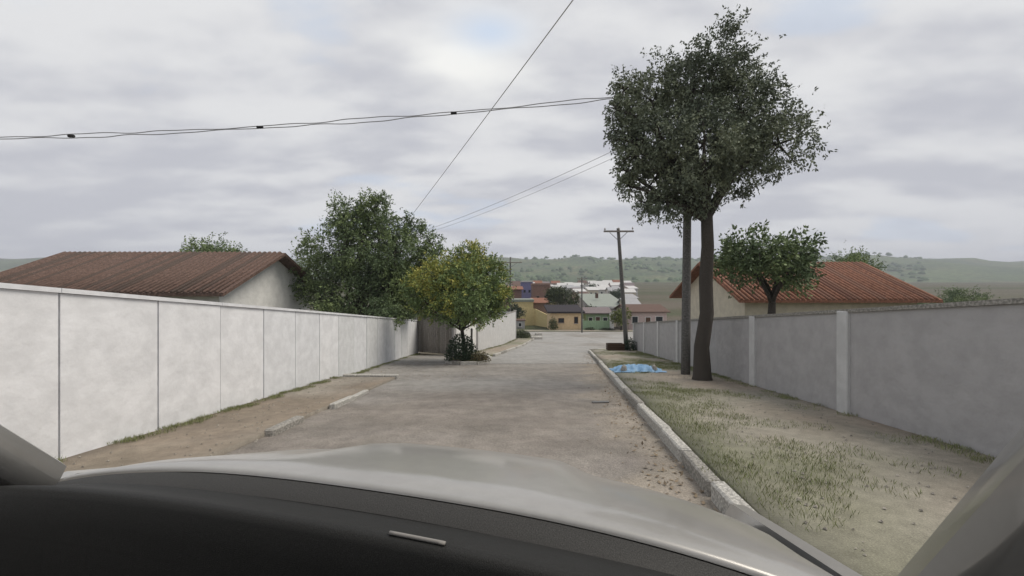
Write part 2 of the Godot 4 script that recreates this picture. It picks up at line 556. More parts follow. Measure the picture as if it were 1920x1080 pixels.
# ------------------------------------------------------------------ buildings
# x0..x1 across, d front face, depth behind it, h wall height above base_y
func house(label, x0, x1, d, depth, base_y, h, wall, roof, kind, rise, wins, opts = {}):
	var w = x1 - x0
	var cx = (x0 + x1) * 0.5
	var t = thing(opts.get("called", "house"), label, "house", Vector3(cx, base_y, -d), opts.get("group", ""))
	var mb = MB.new()
	var low = opts.get("sink", 1.0)
	mb.box(T(Vector3(0, (h - low) * 0.5, -depth * 0.5)), Vector3(w, h + low, depth))
	if kind == "gable_z":
		mb.prism([Vector2(-w * 0.5, h), Vector2(0, h + rise), Vector2(w * 0.5, h)], func(p, q): return Vector3(p.x, p.y, q), -0.01, -depth + 0.01)
	elif kind == "gable_x":
		mb.prism([Vector2(-0.01, h), Vector2(-depth * 0.5, h + rise), Vector2(-depth + 0.01, h)], func(p, q): return Vector3(q, p.y, p.x), -w * 0.5 + 0.01, w * 0.5 - 0.01)
	put(mb, "wall", wall, t)
	var rf = MB.new()
	var th = opts.get("thick", 0.14)
	var e = opts.get("eave", 0.45)
	if kind == "flat":
		rf.box(T(Vector3(0, h + rise * 0.5, -depth * 0.5)), Vector3(w + e * 0.6, rise, depth + e * 0.6), 0.03)
	elif kind == "shed":                 # high at the back
		rf.prism([Vector2(e, h - e * rise / depth), Vector2(e, h - e * rise / depth + th), Vector2(-depth - e, h + rise + th), Vector2(-depth - e, h + rise)], func(p, q): return Vector3(q, p.y, p.x), -w * 0.5 - e, w * 0.5 + e)
		var gw = MB.new()
		gw.prism([Vector2(-0.01, h - 0.02), Vector2(-depth + 0.01, h + rise - 0.01), Vector2(-depth + 0.01, h - 0.02)], func(p, q): return Vector3(q, p.y, p.x), -w * 0.5 + 0.01, w * 0.5 - 0.01)
		put(gw, "wall", wall, t)
	else:
		for s in [-1.0, 1.0]:
			if kind == "gable_z":
				var hw = w * 0.5
				var dr = e * rise / hw
				rf.prism([Vector2(0, h + rise + 0.004), Vector2(s * (hw + e), h - dr + 0.004), Vector2(s * (hw + e), h - dr + th), Vector2(0, h + rise + th)], func(p, q): return Vector3(p.x, p.y, q), e, -depth - e)
			else:
				var hd = depth * 0.5
				var dr2 = e * rise / hd
				rf.prism([Vector2(-hd, h + rise + 0.004), Vector2(-hd + s * (hd + e), h - dr2 + 0.004), Vector2(-hd + s * (hd + e), h - dr2 + th), Vector2(-hd, h + rise + th)], func(p, q): return Vector3(q, p.y, p.x), -w * 0.5 - e, w * 0.5 + e)
	var ro = put(rf, "roof", roof, t)
	if opts.has("rolls"):                # rounded tile courses running down the slope that faces the street
		var step = opts.rolls
		var n = int((w + e * 2.0) / step)
		var hd = depth * 0.5
		var roll = MB.new()
		roll.sm = true
		var p0 = Vector3(0, h - e * rise / hd + th + 0.005, e)
		var p1 = Vector3(0, h + rise + th + 0.005, -hd)
		roll.tube([p0, p1], step * 0.34, 6)
		var rm = roll.mesh()
		for i in n:
			var o := MeshInstance3D.new()
			o.mesh = rm
			o.material_override = roof if rng.randf() < 0.6 else (M[opts.tones[0]] if rng.randf() < 0.5 else M[opts.tones[1]])
			o.name = "tile_course"
			o.position.x = -w * 0.5 - e + step * (i + 0.5)
			ro.add_child(o, true)
	if opts.has("fascia"):
		var fm = MB.new()
		fm.box(T(Vector3(0, h - e * rise / depth - 0.12, e + 0.04)), Vector3(w + e * 2.0 + 0.05, 0.5, 0.06))
		put(fm, "fascia", opts.fascia, ro)
	if opts.has("chimney"):
		var ch = MB.new()
		ch.box(T(Vector3(opts.chimney * w, h + rise * 0.75 + 0.4, -depth * 0.45)), Vector3(0.7, 1.3, 0.7))
		put(ch, "chimney", M.tile_brown, ro)
	for q in wins:                       # [x fraction, sill height, width, height, kind]
		var o = Vector3((q[0] - 0.5) * w, q[1] + q[3] * 0.5, 0.0)
		var is_door = q.size() > 4 and q[4] == "door"
		var fr = MB.new()
		for s in [-1.0, 1.0]:
			fr.box(T(o + Vector3(s * (q[2] * 0.5 - 0.03), 0, 0.025)), Vector3(0.07, q[3], 0.07))
			fr.box(T(o + Vector3(0, s * (q[3] * 0.5 - 0.03), 0.027)), Vector3(q[2] - 0.13, 0.07, 0.07))
		var pn = MB.new()
		pn.box(T(o + Vector3(0, 0, 0.012)), Vector3(q[2] - 0.12, q[3] - 0.12, 0.03))
		var base = put(pn, "door" if is_door else "window", M.door if is_door else M.pane, t)
		put(fr, "frame", opts.get("frames", M.frame_white), base)
		if not is_door:
			var sl = MB.new()
			sl.box(T(o + Vector3(0, -q[3] * 0.5 - 0.05, 0.06)), Vector3(q[2] + 0.14, 0.06, 0.16))
			put(sl, "sill", M.plaster_grey, base)
	return t

func utility_pole(label, foot, top, r0, r1, arm_w, arm_dir, insulators = 3, drop = 0.22):
	var t = thing("utility_pole", label, "utility pole", foot)
	var v = top - foot
	var mb = MB.new()
	mb.sm = true
	var pts = []
	var rr = []
	for i in 7:
		pts.append(v * (i / 6.0) - (Vector3(0, 0.3, 0) if i == 0 else Vector3.ZERO))
		rr.append(lerpf(r0, r1, i / 6.0))
	mb.tube(pts, rr, 10)
	put(mb, "shaft", M.pole, t)
	if arm_w > 0.0:
		var c = v - Vector3(0, drop, 0)
		var yaw = atan2(-arm_dir.z, arm_dir.x)
		var am = MB.new()
		am.box(T(c + Vector3(0, 0, r1 + 0.05), yaw), Vector3(arm_w, 0.11, 0.09), 0.01)
		var arm = put(am, "crossarm", M.wood3, t)
		var bm = MB.new()
		for s in [-1.0, 1.0]:
			bm.tube([c + arm_dir * arm_w * 0.3 * s + Vector3(0, -0.05, r1 + 0.03), c + Vector3(0, -0.6, r1)], 0.018, 4)
		put(bm, "brace", M.steel, arm)
		for i in insulators:
			var f = (float(i) / (insulators - 1) - 0.5) * 0.92
			var im = MB.new()
			im.sm = true
			var b = c + arm_dir * arm_w * f + Vector3(0, 0.055, r1 + 0.05)
			im.tube([b, b + Vector3(0, 0.06, 0), b + Vector3(0, 0.07, 0), b + Vector3(0, 0.13, 0), b + Vector3(0, 0.16, 0), b + Vector3(0, 0.2, 0)], [0.015, 0.015, 0.05, 0.055, 0.035, 0.02], 8)
			put(im, "insulator", M.ceramic, t)
	return t

func wire(label, a, b, sag, r, m = null, group = ""):
	var mb = MB.new()
	mb.sm = true
	var pts = []
	for i in 41:
		var t = i / 40.0
		pts.append(a.lerp(b, t) - Vector3(0, sag * 4.0 * t * (1.0 - t), 0))
	mb.tube(pts, r, 5)
	return tag(put(mb, "overhead_cable", m if m else M.cable), label, "cable", group)

# ------------------------------------------------------------------ scene
func _ready():
	rng.seed = 20220
	noise.seed = 9
	noise.frequency = 0.05
	noise.fractal_octaves = 4
	var cam := Camera3D.new()
	cam.name = "camera"
	cam.position = Vector3(0, CAM_Y, 0)
	cam.fov = rad_to_deg(2.0 * atan(540.0 / F))
	cam.near = 0.02
	cam.far = 6000.0
	add_child(cam)
	cam.current = true
	var we := WorldEnvironment.new()
	we.name = "environment"
	var env := Environment.new()
	env.background_mode = Environment.BG_SKY
	var sky := Sky.new()
	var pano := PanoramaSkyMaterial.new()
	pano.panorama = make_sky()
	sky.sky_material = pano
	env.sky = sky
	env.tonemap_mode = Environment.TONE_MAPPER_LINEAR
	env.tonemap_exposure = 1.7
	env.sdfgi_enabled = true
	env.ssao_enabled = true
	env.ssil_enabled = true
	env.fog_enabled = true
	env.fog_density = 0.00038
	env.fog_light_color = Color(0.86, 0.88, 0.93)
	we.environment = env
	add_child(we)
	var sun := DirectionalLight3D.new()
	sun.name = "sun"
	sun.light_energy = 0.5
	sun.light_color = Color(1.0, 0.965, 0.91)
	sun.light_angular_distance = 34.0
	sun.shadow_enabled = true
	add_child(sun)
	sun.look_at_from_position(Vector3(13, 19, -0.5), Vector3.ZERO)

	make_materials()
	build_ground()
	build_walls()
	build_trees()
	build_poles()
	build_town()
	build_small()
	build_car()

func build_ground():
	# terrain: one sheet reaching the hills
	var earth = func(x, d):
		var n1 = noise.get_noise_2d(x * 1.3, d * 1.3)
		var n2 = noise.get_noise_2d(x * 0.35 + 90, d * 0.35)
		var c = Color(0.235, 0.20, 0.155).lerp(Color(0.12, 0.145, 0.065), clampf(0.45 + n2 * 1.6 + n1 * 0.8, 0, 1))
		return c
	var gm = MB.new()
	gm.sm = true
	var xs = []
	for k in [2400, 1300, 700, 380, 210, 120, 70, 42, 26, 16, 10, 6, 3]:
		xs.append(-float(k))
	xs.append(0.0)
	for k in [3, 6, 10, 16, 26, 42, 70, 120, 210, 380, 700, 1300, 2400]:
		xs.append(float(k))
	var ds = rows(-200.0, 640.0, 20.0) + []
	for d in [4.0, 8.0, 12.0, 16.0]:
		ds.append(d)
	ds.sort()
	for i in ds.size() - 1:
		if ds[i + 1] - ds[i] < 0.001:
			continue
		for k in xs.size() - 1:
			var q = [[xs[k], ds[i]], [xs[k], ds[i + 1]], [xs[k + 1], ds[i + 1]], [xs[k + 1], ds[i]]]
			for e in [[0, 1, 2], [0, 2, 3]]:
				for j in e:
					gm.v.append(on(q[j][0], q[j][1]))
					gm.c.append(earth.call(q[j][0], q[j][1]))
	put(gm, "ground", M.dirt, null, "structure")

	# hills
	var ridge = func(x, d):
		var t = smoothstep(560.0, 1320.0, d)
		var n = noise.get_noise_2d(x * 0.045 + 40, d * 0.03)
		var m = noise.get_noise_2d(x * 0.16, d * 0.16 + 200)
		return g(640.0) - 4.0 + t * (86.0 + n * 26.0) + m * 7.0 * t - smoothstep(1320.0, 2200.0, d) * 30.0
	var hm = MB.new()
	hm.sm = true
	var hx = 110
	var hd = 34
	var hp = func(i, k):
		var d = 560.0 + 1700.0 * i / hd
		var x = -2600.0 + 5200.0 * k / hx
		return Vector3(x, ridge.call(x, d), -d)
	var hc = func(p):
		var n = noise.get_noise_2d(p.x * 0.11, p.z * 0.11)
		var n2 = noise.get_noise_2d(p.x * 0.35 + 300, p.z * 0.35)
		var c = Color(0.095, 0.14, 0.068).lerp(Color(0.155, 0.205, 0.092), clampf(0.5 + n * 1.8, 0, 1))
		return c.lerp(Color(0.26, 0.23, 0.13), clampf(n2 * 1.6 - 0.25, 0, 0.7))
	for i in hd:
		for k in hx:
			var q = [hp.call(i, k), hp.call(i + 1, k), hp.call(i + 1, k + 1), hp.call(i, k + 1)]
			for e in [[0, 1, 2], [0, 2, 3]]:
				for j in e:
					hm.v.append(q[j])
					hm.c.append(hc.call(q[j]))
	put(hm, "hills", M.hill, null, "structure")
	# scattered woods on the hills: one far-off mass
	var wd = MB.new()
	wd.sm = true
	for i in 3600:
		var d = rng.randf_range(600, 1420)
		var x = rng.randf_range(-0.75, 0.75) * d * 1.4
		if noise.get_noise_2d(x * 0.12 + 70, d * 0.12) < rng.randf_range(-0.1, 0.32):
			continue
		var p = Vector3(x, ridge.call(x, d), -d)
		var r = rng.randf_range(3.0, 7.5)
		var k = rng.randf_range(0.7, 1.3)
		wd.col = Color(0.095 * k, 0.135 * k, 0.07 * k)
		lump(wd, p + Vector3(0, r * 0.5, 0), r, r * rng.randf_range(0.6, 1.0))
	var wo = put(wd, "woodland", M.far_leaf, null, "stuff")
	tag(wo, "dark scattered woods on the far green hills", "woodland")

	# roads
	var road = func(x, d):
		var c = Color(0.37, 0.345, 0.315)
		var n1 = noise.get_noise_2d(x * 2.2, d * 3.4)
		var n2 = noise.get_noise_2d(x * 11.0 + 40, d * 16.0)
		var n3 = noise.get_noise_2d(x * 0.9 - 30, d * 1.6 + 10)
		c = c.lerp(Color(0.45, 0.435, 0.405), clampf(n3 * 1.5 + n1 * 0.6, 0, 0.8))
		c = c.lerp(Color(0.31, 0.275, 0.24), clampf(-n3 * 1.2 - n1 * 1.1, 0, 0.75))
		var k = 1.0 + n2 * 0.28
		# sandy dirt gathered in the gutter, with a ragged edge
		var e = xk(d) - x
		if e < 0.75 + n2 * 0.9:
			c = c.lerp(Color(0.42, 0.37, 0.305), 0.7)
		return Color(c.r * k, c.g * k, c.b * k)
	put(sheet(-24.0, 17.2, 0.22, func(d): return -9.0, func(d): return xk(d) + 0.05, 0.004, road), "road", M.road, null, "structure")
	var street = func(x, d):
		var c = Color(0.465, 0.455, 0.435)
		var n1 = noise.get_noise_2d(x * 2.0 + 15, d * 2.0)
		var n2 = noise.get_noise_2d(x * 9.0, d * 9.0)
		c = c.lerp(Color(0.36, 0.335, 0.30), clampf(-n1 * 2.2, 0, 0.7))
		var k = 1.0 + n2 * 0.2
		return Color(c.r * k, c.g * k, c.b * k)
	put(sheet(17.2, 58.5, 0.4, func(d): return xw2(d) - 0.6 if d > 22 else -7.5, func(d): return minf(xk(d) + 0.05, 9.0), 0.022, street, 0.02), "street", M.road, null, "structure")
	put(sheet(28.6, 58.5, 0.9, func(d): return minf(xk(d) - 0.3, 8.9), func(d): return 46.0, 0.012, street), "cross_street", M.road, null, "structure")

	# right pavement with its kerb stones
	var pave = func(x, d):
		var c = Color(0.40, 0.375, 0.31)
		var n1 = noise.get_noise_2d(x * 3.0 + 60, d * 3.0)
		var n2 = noise.get_noise_2d(x * 13.0, d * 13.0)
		c = c.lerp(Color(0.25, 0.26, 0.16), clampf(n1 * 2.0, 0, 0.65))
		c = c.lerp(Color(0.45, 0.36, 0.28), clampf(-n1 * 1.6, 0, 0.6))
		var k = 1.0 + n2 * 0.25
		return Color(c.r * k, c.g * k, c.b * k)
	var pv = put(sheet(-14.0, 28.0, 0.4, func(d): return xk(d) + 0.12, func(d): return xrw(d) + 0.1 if d < 26 else 12.0, 0.13, pave, 0.16), "pavement", M.concrete, null, "structure")
	kerb_row(pv, -6.0, 28.0, func(d): return xk(d), 0.16)
	# narrow raised edge along the plaster wall
	var pl = put(sheet(21.4, 44.0, 0.45, func(d): return xw2(d) - 0.1, func(d): return xl2(d) - 0.1, 0.12, pave, 0.14), "pavement", M.concrete, null, "structure")
	kerb_row(pl, 21.4, 44.0, func(d): return xl2(d), 0.155)
	# left verge of bare earth, ending in a broken kerb nose
	var verge = func(x, d):
		var n1 = noise.get_noise_2d(x * 4.0 + 20, d * 4.0)
		var n2 = noise.get_noise_2d(x * 17.0, d * 17.0)
		var c = Color(0.34, 0.285, 0.225).lerp(Color(0.42, 0.385, 0.33), clampf(0.4 + n1 * 2.0, 0, 1))
		var k = 1.0 + n2 * 0.3
		return Color(c.r * k, c.g * k, c.b * k)
	var lp = put(sheet(-14.0, 12.2, 0.4, func(d): return xw1(d) - 0.05, func(d): return -3.62, 0.07, verge, 0.09), "verge", M.concrete, null, "structure")
	kerb_row(lp, -6.0, 12.2, func(d): return -3.55 + 0.05 * sin(d * 1.7), 0.10, 0.5)
	var nose = MB.new()
	for i in 4:
		var x = -3.75 - i * 0.44
		nose = MB.new()
		nose.box(T(on(x, 12.28 + i * 0.03, 0.04), rng.randf_range(-0.06, 0.06)), Vector3(0.42, 0.2, 0.17), 0.02)
		put(nose, "kerb_stone", M.kerb, lp)
	# pavement in front of the far houses
	var fp = put(sheet(58.5, 61.5, 0.7, func(d): return -4.0, func(d): return 40.0, 0.13, pave, 0.15), "pavement", M.concrete, null, "structure")
	kerb_row(fp, 0, 0, func(d): return 0.0, 0.1)

func kerb_row(parent, d0, d1, xf: Callable, lift, gone = 0.0):
	var variants = []
	for i in 5:
		var mb = MB.new()
		var L = 0.94
		mb.box(Transform3D.IDENTITY, Vector3(0.15 + rng.randf_range(-0.01, 0.01), 0.28, L), 0.02)
		for k in mb.v.size():
			mb.v[k] += Vector3(noise.get_noise_3dv(mb.v[k] * 60.0 + Vector3(i * 31, 0, 0)), noise.get_noise_3dv(mb.v[k] * 60.0 + Vector3(0, i * 37, 9)), 0) * 0.02
		variants.append(mb.mesh())
	var d = d0
	while d < d1 - 0.4:
		if rng.randf() < gone:
			d += 0.98
			continue
		var a = on(xf.call(d), d)
		var b = on(xf.call(d + 0.97), d + 0.97)
		var o := MeshInstance3D.new()
		o.mesh = variants[rng.randi() % 5]
		o.material_override = M.kerb if rng.randf() < 0.75 else M.kerb2
		o.name = "kerb_stone"
		var z = (a - b).normalized()
		var x = Vector3.UP.cross(z).normalized()
		var y = z.cross(x)
		o.transform = Transform3D(Basis(x, y, z).rotated(y, rng.randf_range(-0.025, 0.025)), (a + b) * 0.5 + Vector3(0, lift - 0.14 + rng.randf_range(-0.015, 0.012), 0))
		parent.add_child(o, true)
		var len = (b - a).length()
		d += 0.97 * (0.97 / maxf(len, 0.97)) + 0.012

func lump(mb, c, r, h):
	var seg = 6
	var base = []
	var up = []
	for i in seg:
		var a = TAU * i / seg + rng.randf() * 0.5
		base.append(c + Vector3(cos(a) * r * rng.randf_range(0.8, 1.15), -h * 0.5, sin(a) * r * rng.randf_range(0.8, 1.15)))
		up.append(c + Vector3(cos(a) * r * 0.7 * rng.randf_range(0.8, 1.2), h * rng.randf_range(0.2, 0.5), sin(a) * r * 0.7))
	var top = c + Vector3(0, h * 0.75, 0)
	for i in seg:
		var j = (i + 1) % seg
		mb.out(c, [base[i], base[j], up[j], up[i]])
		mb.out(c, [up[i], up[j], top])

# a wall along (xa,da)-(xb,db): top heights above the ground at both ends
func wall_run(parent, a: Vector3, b: Vector3, ha, hb, thick, m, called = "panel", low = 0.4, inset = 0.0):
	var dir = (b - a)
	var flat = Vector3(dir.x, 0, dir.z).normalized()
	var nrm = Vector3(-flat.z, 0, flat.x) * thick * 0.5
	var mb = MB.new()
	var p = []
	for e in [[a + flat * inset, ha], [b - flat * inset, hb]]:
		for s in [-1.0, 1.0]:
			p.append(e[0] + nrm * s + Vector3(0, -low, 0))
			p.append(e[0] + nrm * s + Vector3(0, e[1], 0))
	var cen = Vector3.ZERO
	for q in p:
		cen += q / 8.0
	for f in [[0, 1, 5, 4], [2, 3, 7, 6], [0, 1, 3, 2], [4, 5, 7, 6], [1, 3, 7, 5], [0, 2, 6, 4]]:
		mb.out(cen, [p[f[0]], p[f[1]], p[f[2]], p[f[3]]])
	return put(mb, called, m, parent)

func post(parent, p, w, h, m, called = "post", cap = 0.0, yaw = 0.0):
	var mb = MB.new()
	mb.box(T(p + Vector3(0, h * 0.5 - 0.2, 0), yaw), Vector3(w, h + 0.4, w), 0.012)
	var o = put(mb, called, m, parent)
	if cap > 0.0:
		var cm = MB.new()
		cm.box(T(p + Vector3(0, h + 0.035, 0), yaw), Vector3(w + cap, 0.07, w + cap), 0.012)
		put(cm, "cap", M.kerb, o)
	return o

func build_walls():
	# white panel wall running away on the left
	var t = thing("boundary_wall", "long white wall of upright panels beside the left pavement, running to the brown gate", "wall")
	var d = -6.0
	var k = 0
	while d < 24.3:
		var e = minf(d + 1.32, 24.6)
		wall_run(t, on(xw1(d), d), on(xw1(e), e), 2.0 + rng.randf_range(-0.012, 0.0), 2.0 + rng.randf_range(-0.012, 0.0), 0.09 + rng.randf_range(-0.012, 0.012), [M.white_panel, M.white_panel2, M.white_panel, M.white_panel3][rng.randi() % 4], "panel", 0.3, 0.012)
		if k % 2 == 0:
			post(t, on(xw1(d) - 0.09, d), 0.12, 1.96, M.plaster_grey, "post")
		d = e
		k += 1
	var d2 = -6.0
	while d2 < 24.0:
		var e2 = minf(d2 + 2.64, 24.6)
		wall_run(t, on(xw1(d2), d2, 2.0), on(xw1(e2), e2, 2.0), 0.055, 0.055, 0.15, M.white_panel2, "coping", 0.0, 0.004)
		d2 = e2
	# brown plank gate across the corner
	var ga = on(-5.92, 24.65)
	var gb = on(-3.3, 22.1)
	var gt = thing("plank_gate", "brown upright plank gate between the white wall and the street tree", "gate", Vector3.ZERO)
	var n = 17
	for i in n:
		var p = ga.lerp(gb, (i + 0.0) / n + 0.02)
		var q = ga.lerp(gb, (i + 1.0) / n + 0.015)
		wall_run(gt, p + Vector3(0, 0.09, 0), q + Vector3(0, 0.09, 0), 2.34 + rng.randf_range(-0.02, 0.02), 2.34 + rng.randf_range(-0.02, 0.02), 0.05, [M.wood, M.wood2, M.wood3][rng.randi() % 3], "plank", 0.0, 0.006)
	for hgt in [0.35, 1.25, 2.1]:
		wall_run(gt, ga + Vector3(0.0, hgt, -0.06), gb + Vector3(0.0, hgt, -0.06), 0.1, 0.1, 0.05, M.wood3, "rail", 0.0, 0.05)
	post(gt, ga + Vector3(-0.02, 0, 0.06), 0.2, 2.5, M.plaster_grey, "gate_post", 0.06, -0.77)
	post(gt, gb + Vector3(0.06, 0, 0.06), 0.2, 2.5, M.plaster_grey, "gate_post", 0.06, -0.77)
	var hm = MB.new()
	var hp = ga.lerp(gb, 0.52) + Vector3(0.035, 1.05, 0.06)
	hm.tube([hp, hp + Vector3(0.02, 0, 0.05), hp + Vector3(0.02, 0.18, 0.05), hp + Vector3(0, 0.18, 0)], 0.012, 5)
	put(hm, "handle", M.steel, gt)
	# plaster wall along the street
	var w = thing("boundary_wall", "long pale plaster wall right of the street tree, stepping down the sloping street", "wall")
	var tops = func(dd): return lerpf(-0.52, -0.98, clampf((dd - 22.0) / 21.0, 0, 1))
	wall_run(w, on(-3.2, 22.05), on(-2.3, 24.5), 1.95, 1.93, 0.16, M.plaster_white, "wall_face", 0.4, 0.0)
	var cuts = [24.6, 28.2, 31.9, 35.6, 39.4, 43.2]
	for i in cuts.size() - 1:
		var a = on(xw2(cuts[i]), cuts[i])
		var b = on(xw2(cuts[i + 1]), cuts[i + 1])
		wall_run(w, a, b, tops.call(cuts[i]) - a.y, tops.call(cuts[i + 1]) - b.y, 0.16, M.plaster, "wall_face", 0.4, 0.0 if i == 0 else 0.006)
		wall_run(w, Vector3(a.x, tops.call(cuts[i]), a.z), Vector3(b.x, tops.call(cuts[i + 1]), b.z), 0.06, 0.06, 0.22, M.kerb2, "coping", -0.002, 0.01)
	var e1 = on(xw2(43.2), 43.2)
	post(w, on(xw2(24.6), 24.6), 0.26, 2.1, M.plaster_grey, "pillar", 0.08, 0.13)
	post(w, e1, 0.26, 3.2, M.plaster, "pillar", 0.08, 0.13)
	wall_run(w, e1, on(-8.0, 45.0), 3.1, 3.1, 0.16, M.plaster, "wall_face", 0.4, 0.1)
	# right boundary wall
	var r = thing("boundary_wall", "pale grey plaster wall with pilasters behind the right pavement", "wall")
	var rd = -6.0
	while rd < 25.8:
		var re = minf(rd + 3.2, 26.0)
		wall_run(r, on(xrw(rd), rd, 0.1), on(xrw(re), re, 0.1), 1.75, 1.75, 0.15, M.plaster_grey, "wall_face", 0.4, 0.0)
		wall_run(r, on(xrw(rd), rd, 1.852), on(xrw(re), re, 1.852), 0.06, 0.06, 0.22, M.kerb2, "coping", 0.0, 0.01)
		post(r, on(xrw(rd), rd, 0.1), 0.26, 1.78, M.plaster, "pilaster", 0.0, -0.12)
		rd = re
	post(r, on(xrw(26.0), 26.0, 0.1), 0.26, 1.78, M.plaster, "pilaster", 0.0, -0.12)
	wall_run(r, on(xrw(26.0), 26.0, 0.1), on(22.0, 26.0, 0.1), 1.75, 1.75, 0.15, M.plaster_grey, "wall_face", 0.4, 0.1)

func build_trees():
	# the yellow-green street tree on the corner
	var D = 17.9
	var s = D / F
	var spec = [[888, 487, 32, -0.2], [845, 500, 34, 0.3], [812, 520, 34, -0.4], [783, 545, 22, 0.0], [870, 535, 48, -0.9], [915, 512, 34, 0.5], [926, 545, 30, -0.3], [942, 560, 17, 0.6], [905, 575, 32, 0.8], [850, 578, 32, -0.6], [815, 565, 32, 0.7], [880, 570, 36, -1.0], [790, 578, 20, 0.5], [865, 520, 40, 1.0], [897, 598, 14, -0.3], [835, 545, 40, 0.9], [775, 530, 16, 0.2], [860, 592, 24, 0.2], [825, 592, 18, 0.4], [930, 575, 20, 0.1], [770, 556, 14, 0.1]]
	var blobs = []
	for b in spec:
		blobs.append([at(b[0], b[1], D + b[3]), b[2] * s, 0.9])
	var cols = func(p, r):
		# yellow flowering tips grow in patches, most of them on the outer left and the top
		var bias = noise.get_noise_3d(p.x * 13.0, p.y * 13.0, p.z * 13.0) * 1.5 + (-p.x) * 0.16 + (p.y - 4.2) * 0.19
		if bias + (r - 0.5) * 1.3 > 0.36:
			return Color(0.30, 0.32, 0.08).lerp(Color(0.36, 0.33, 0.08), rng.randf())
		if bias + (r - 0.5) * 0.9 > 0.0:
			return Color(0.26, 0.30, 0.085)
		return Color(0.18, 0.245, 0.09).lerp(Color(0.135, 0.19, 0.08), r)
	tree("small street tree with yellow-green crown on the kerbed corner by the gate", on(at(874, 680, D).x, D, 0.1), at(866, 610, D), 0.1, blobs, 19.0, 0.11, cols, 0.2, 0.12, "street_tree")
	# bigger dark tree behind the white wall
	D = 21.0
	s = D / F
	spec = [[722, 428, 34, 0], [772, 432, 30, 0.4], [808, 458, 24, 0.2], [742, 475, 48, -0.5], [790, 490, 34, 0.5], [738, 535, 46, -0.3], [716, 585, 26, -1.6], [760, 560, 34, 0.2], [690, 455, 55, 0.3], [635, 470, 62, 0.0], [650, 545, 56, -0.4], [590, 510, 50, 0.4], [600, 560, 40, 0.2], [735, 590, 18, -1.7], [770, 520, 40, 0.8], [700, 520, 50, 0.8], [660, 410, 45, 0.2], [700, 395, 34, 0.3], [718, 372, 13, 0.0], [748, 578, 30, -0.4], [772, 585, 18, 0.3], [725, 600, 18, -1.8]]
	blobs = []
	for b in spec:
		blobs.append([at(b[0], b[1], D + b[3]), b[2] * s, 0.9])
	var dark = func(p, r):
		var n = noise.get_noise_3d(p.x * 9.0, p.y * 9.0, p.z * 9.0)
		return Color(0.115, 0.16, 0.08).lerp(Color(0.19, 0.245, 0.10), clampf(0.4 + n * 1.6 + (r - 0.5) * 0.5, 0, 1))
	tree("large dark green tree overhanging the white panel wall on the left", on(-8.1, 21.2), at(672, 600, 21.2), 0.24, blobs, 15.0, 0.125, dark, 0.3, 0.14, "leafy_tree")
	# tall tree on the right pavement whose branches hang into view
	D = 11.0
	s = D / F
	spec = [[1172, 168, 28, 0.2], [1158, 205, 22, 0.0], [1186, 228, 34, 0.2], [1172, 262, 24, 0.1], [1140, 258, 6, 0.0], [1152, 246, 9, 0.0], [1190, 292, 32, -0.2], [1170, 318, 22, 0.0], [1178, 348, 20, 0.1], [1225, 190, 60, 0.3], [1240, 270, 58, -0.3], [1228, 335, 42, 0.3], [1300, 170, 80, 0.5], [1320, 270, 78, -0.6], [1390, 210, 80, 0.2], [1400, 300, 66, 0.6], [1310, 350, 50, -0.2], [1460, 270, 60, -0.3], [1340, 120, 60, 0.0], [1216, 380, 24, 0.1], [1250, 375, 32, -0.2], [1285, 385, 32, 0.4]]
	blobs = []
	for b in spec:
		blobs.append([at(b[0], b[1], D + b[3]), b[2] * s, 1.05])
	var grey = func(p, r):
		var n = noise.get_noise_3d(p.x * 14.0, p.y * 14.0, p.z * 14.0)
		return Color(0.13, 0.155, 0.11).lerp(Color(0.19, 0.215, 0.14), clampf(0.5 + n * 1.5 + (r - 0.5) * 0.6, 0, 1))
	tree("tall grey-green tree on the right pavement, its branch tips hanging into the sky", on(5.35, 11.1, 0.12), at(1325, 400, 11.0), 0.2, blobs, 21.0, 0.085, grey, 0.75, 0.08, "pavement_tree")
	# trees behind the walls at the sides
	var side = [
		["round dark tree behind the left wall, nearest the left end", -17.5, 24.0, 6.6, 2.4],
		["tall mid-green tree behind the low white house on the left", -23.0, 30.0, 8.5, 3.2],
		["broad green tree behind the house on the right", 27.0, 33.0, 8.0, 3.2],
		["broad tree far behind the right-hand house, near the right edge", 52.0, 62.0, 8.0, 4.2],
		["second far tree right of the right-hand house, at the picture's edge", 66.0, 60.0, 7.0, 3.8],
		["slim dark tree beside the right-hand house, behind the pilastered wall", 9.8, 15.0, 5.6, 1.7]]
	for q in side:
		var foot = on(q[1], q[2])
		blobs = []
		for i in 9:
			var o = rdir()
			blobs.append([foot + Vector3(0, q[3] - q[4] * 0.9, 0) + Vector3(o.x, o.y * 0.7, o.z) * q[4] * 0.62, q[4] * rng.randf_range(0.4, 0.58), 0.85])
		tree(q[0], foot, foot + Vector3(rng.randf_range(-0.2, 0.2), q[3] - q[4] * 1.7, 0), 0.17, blobs, 12.0, 0.15, dark, 0.3, 0.12, "garden_tree")

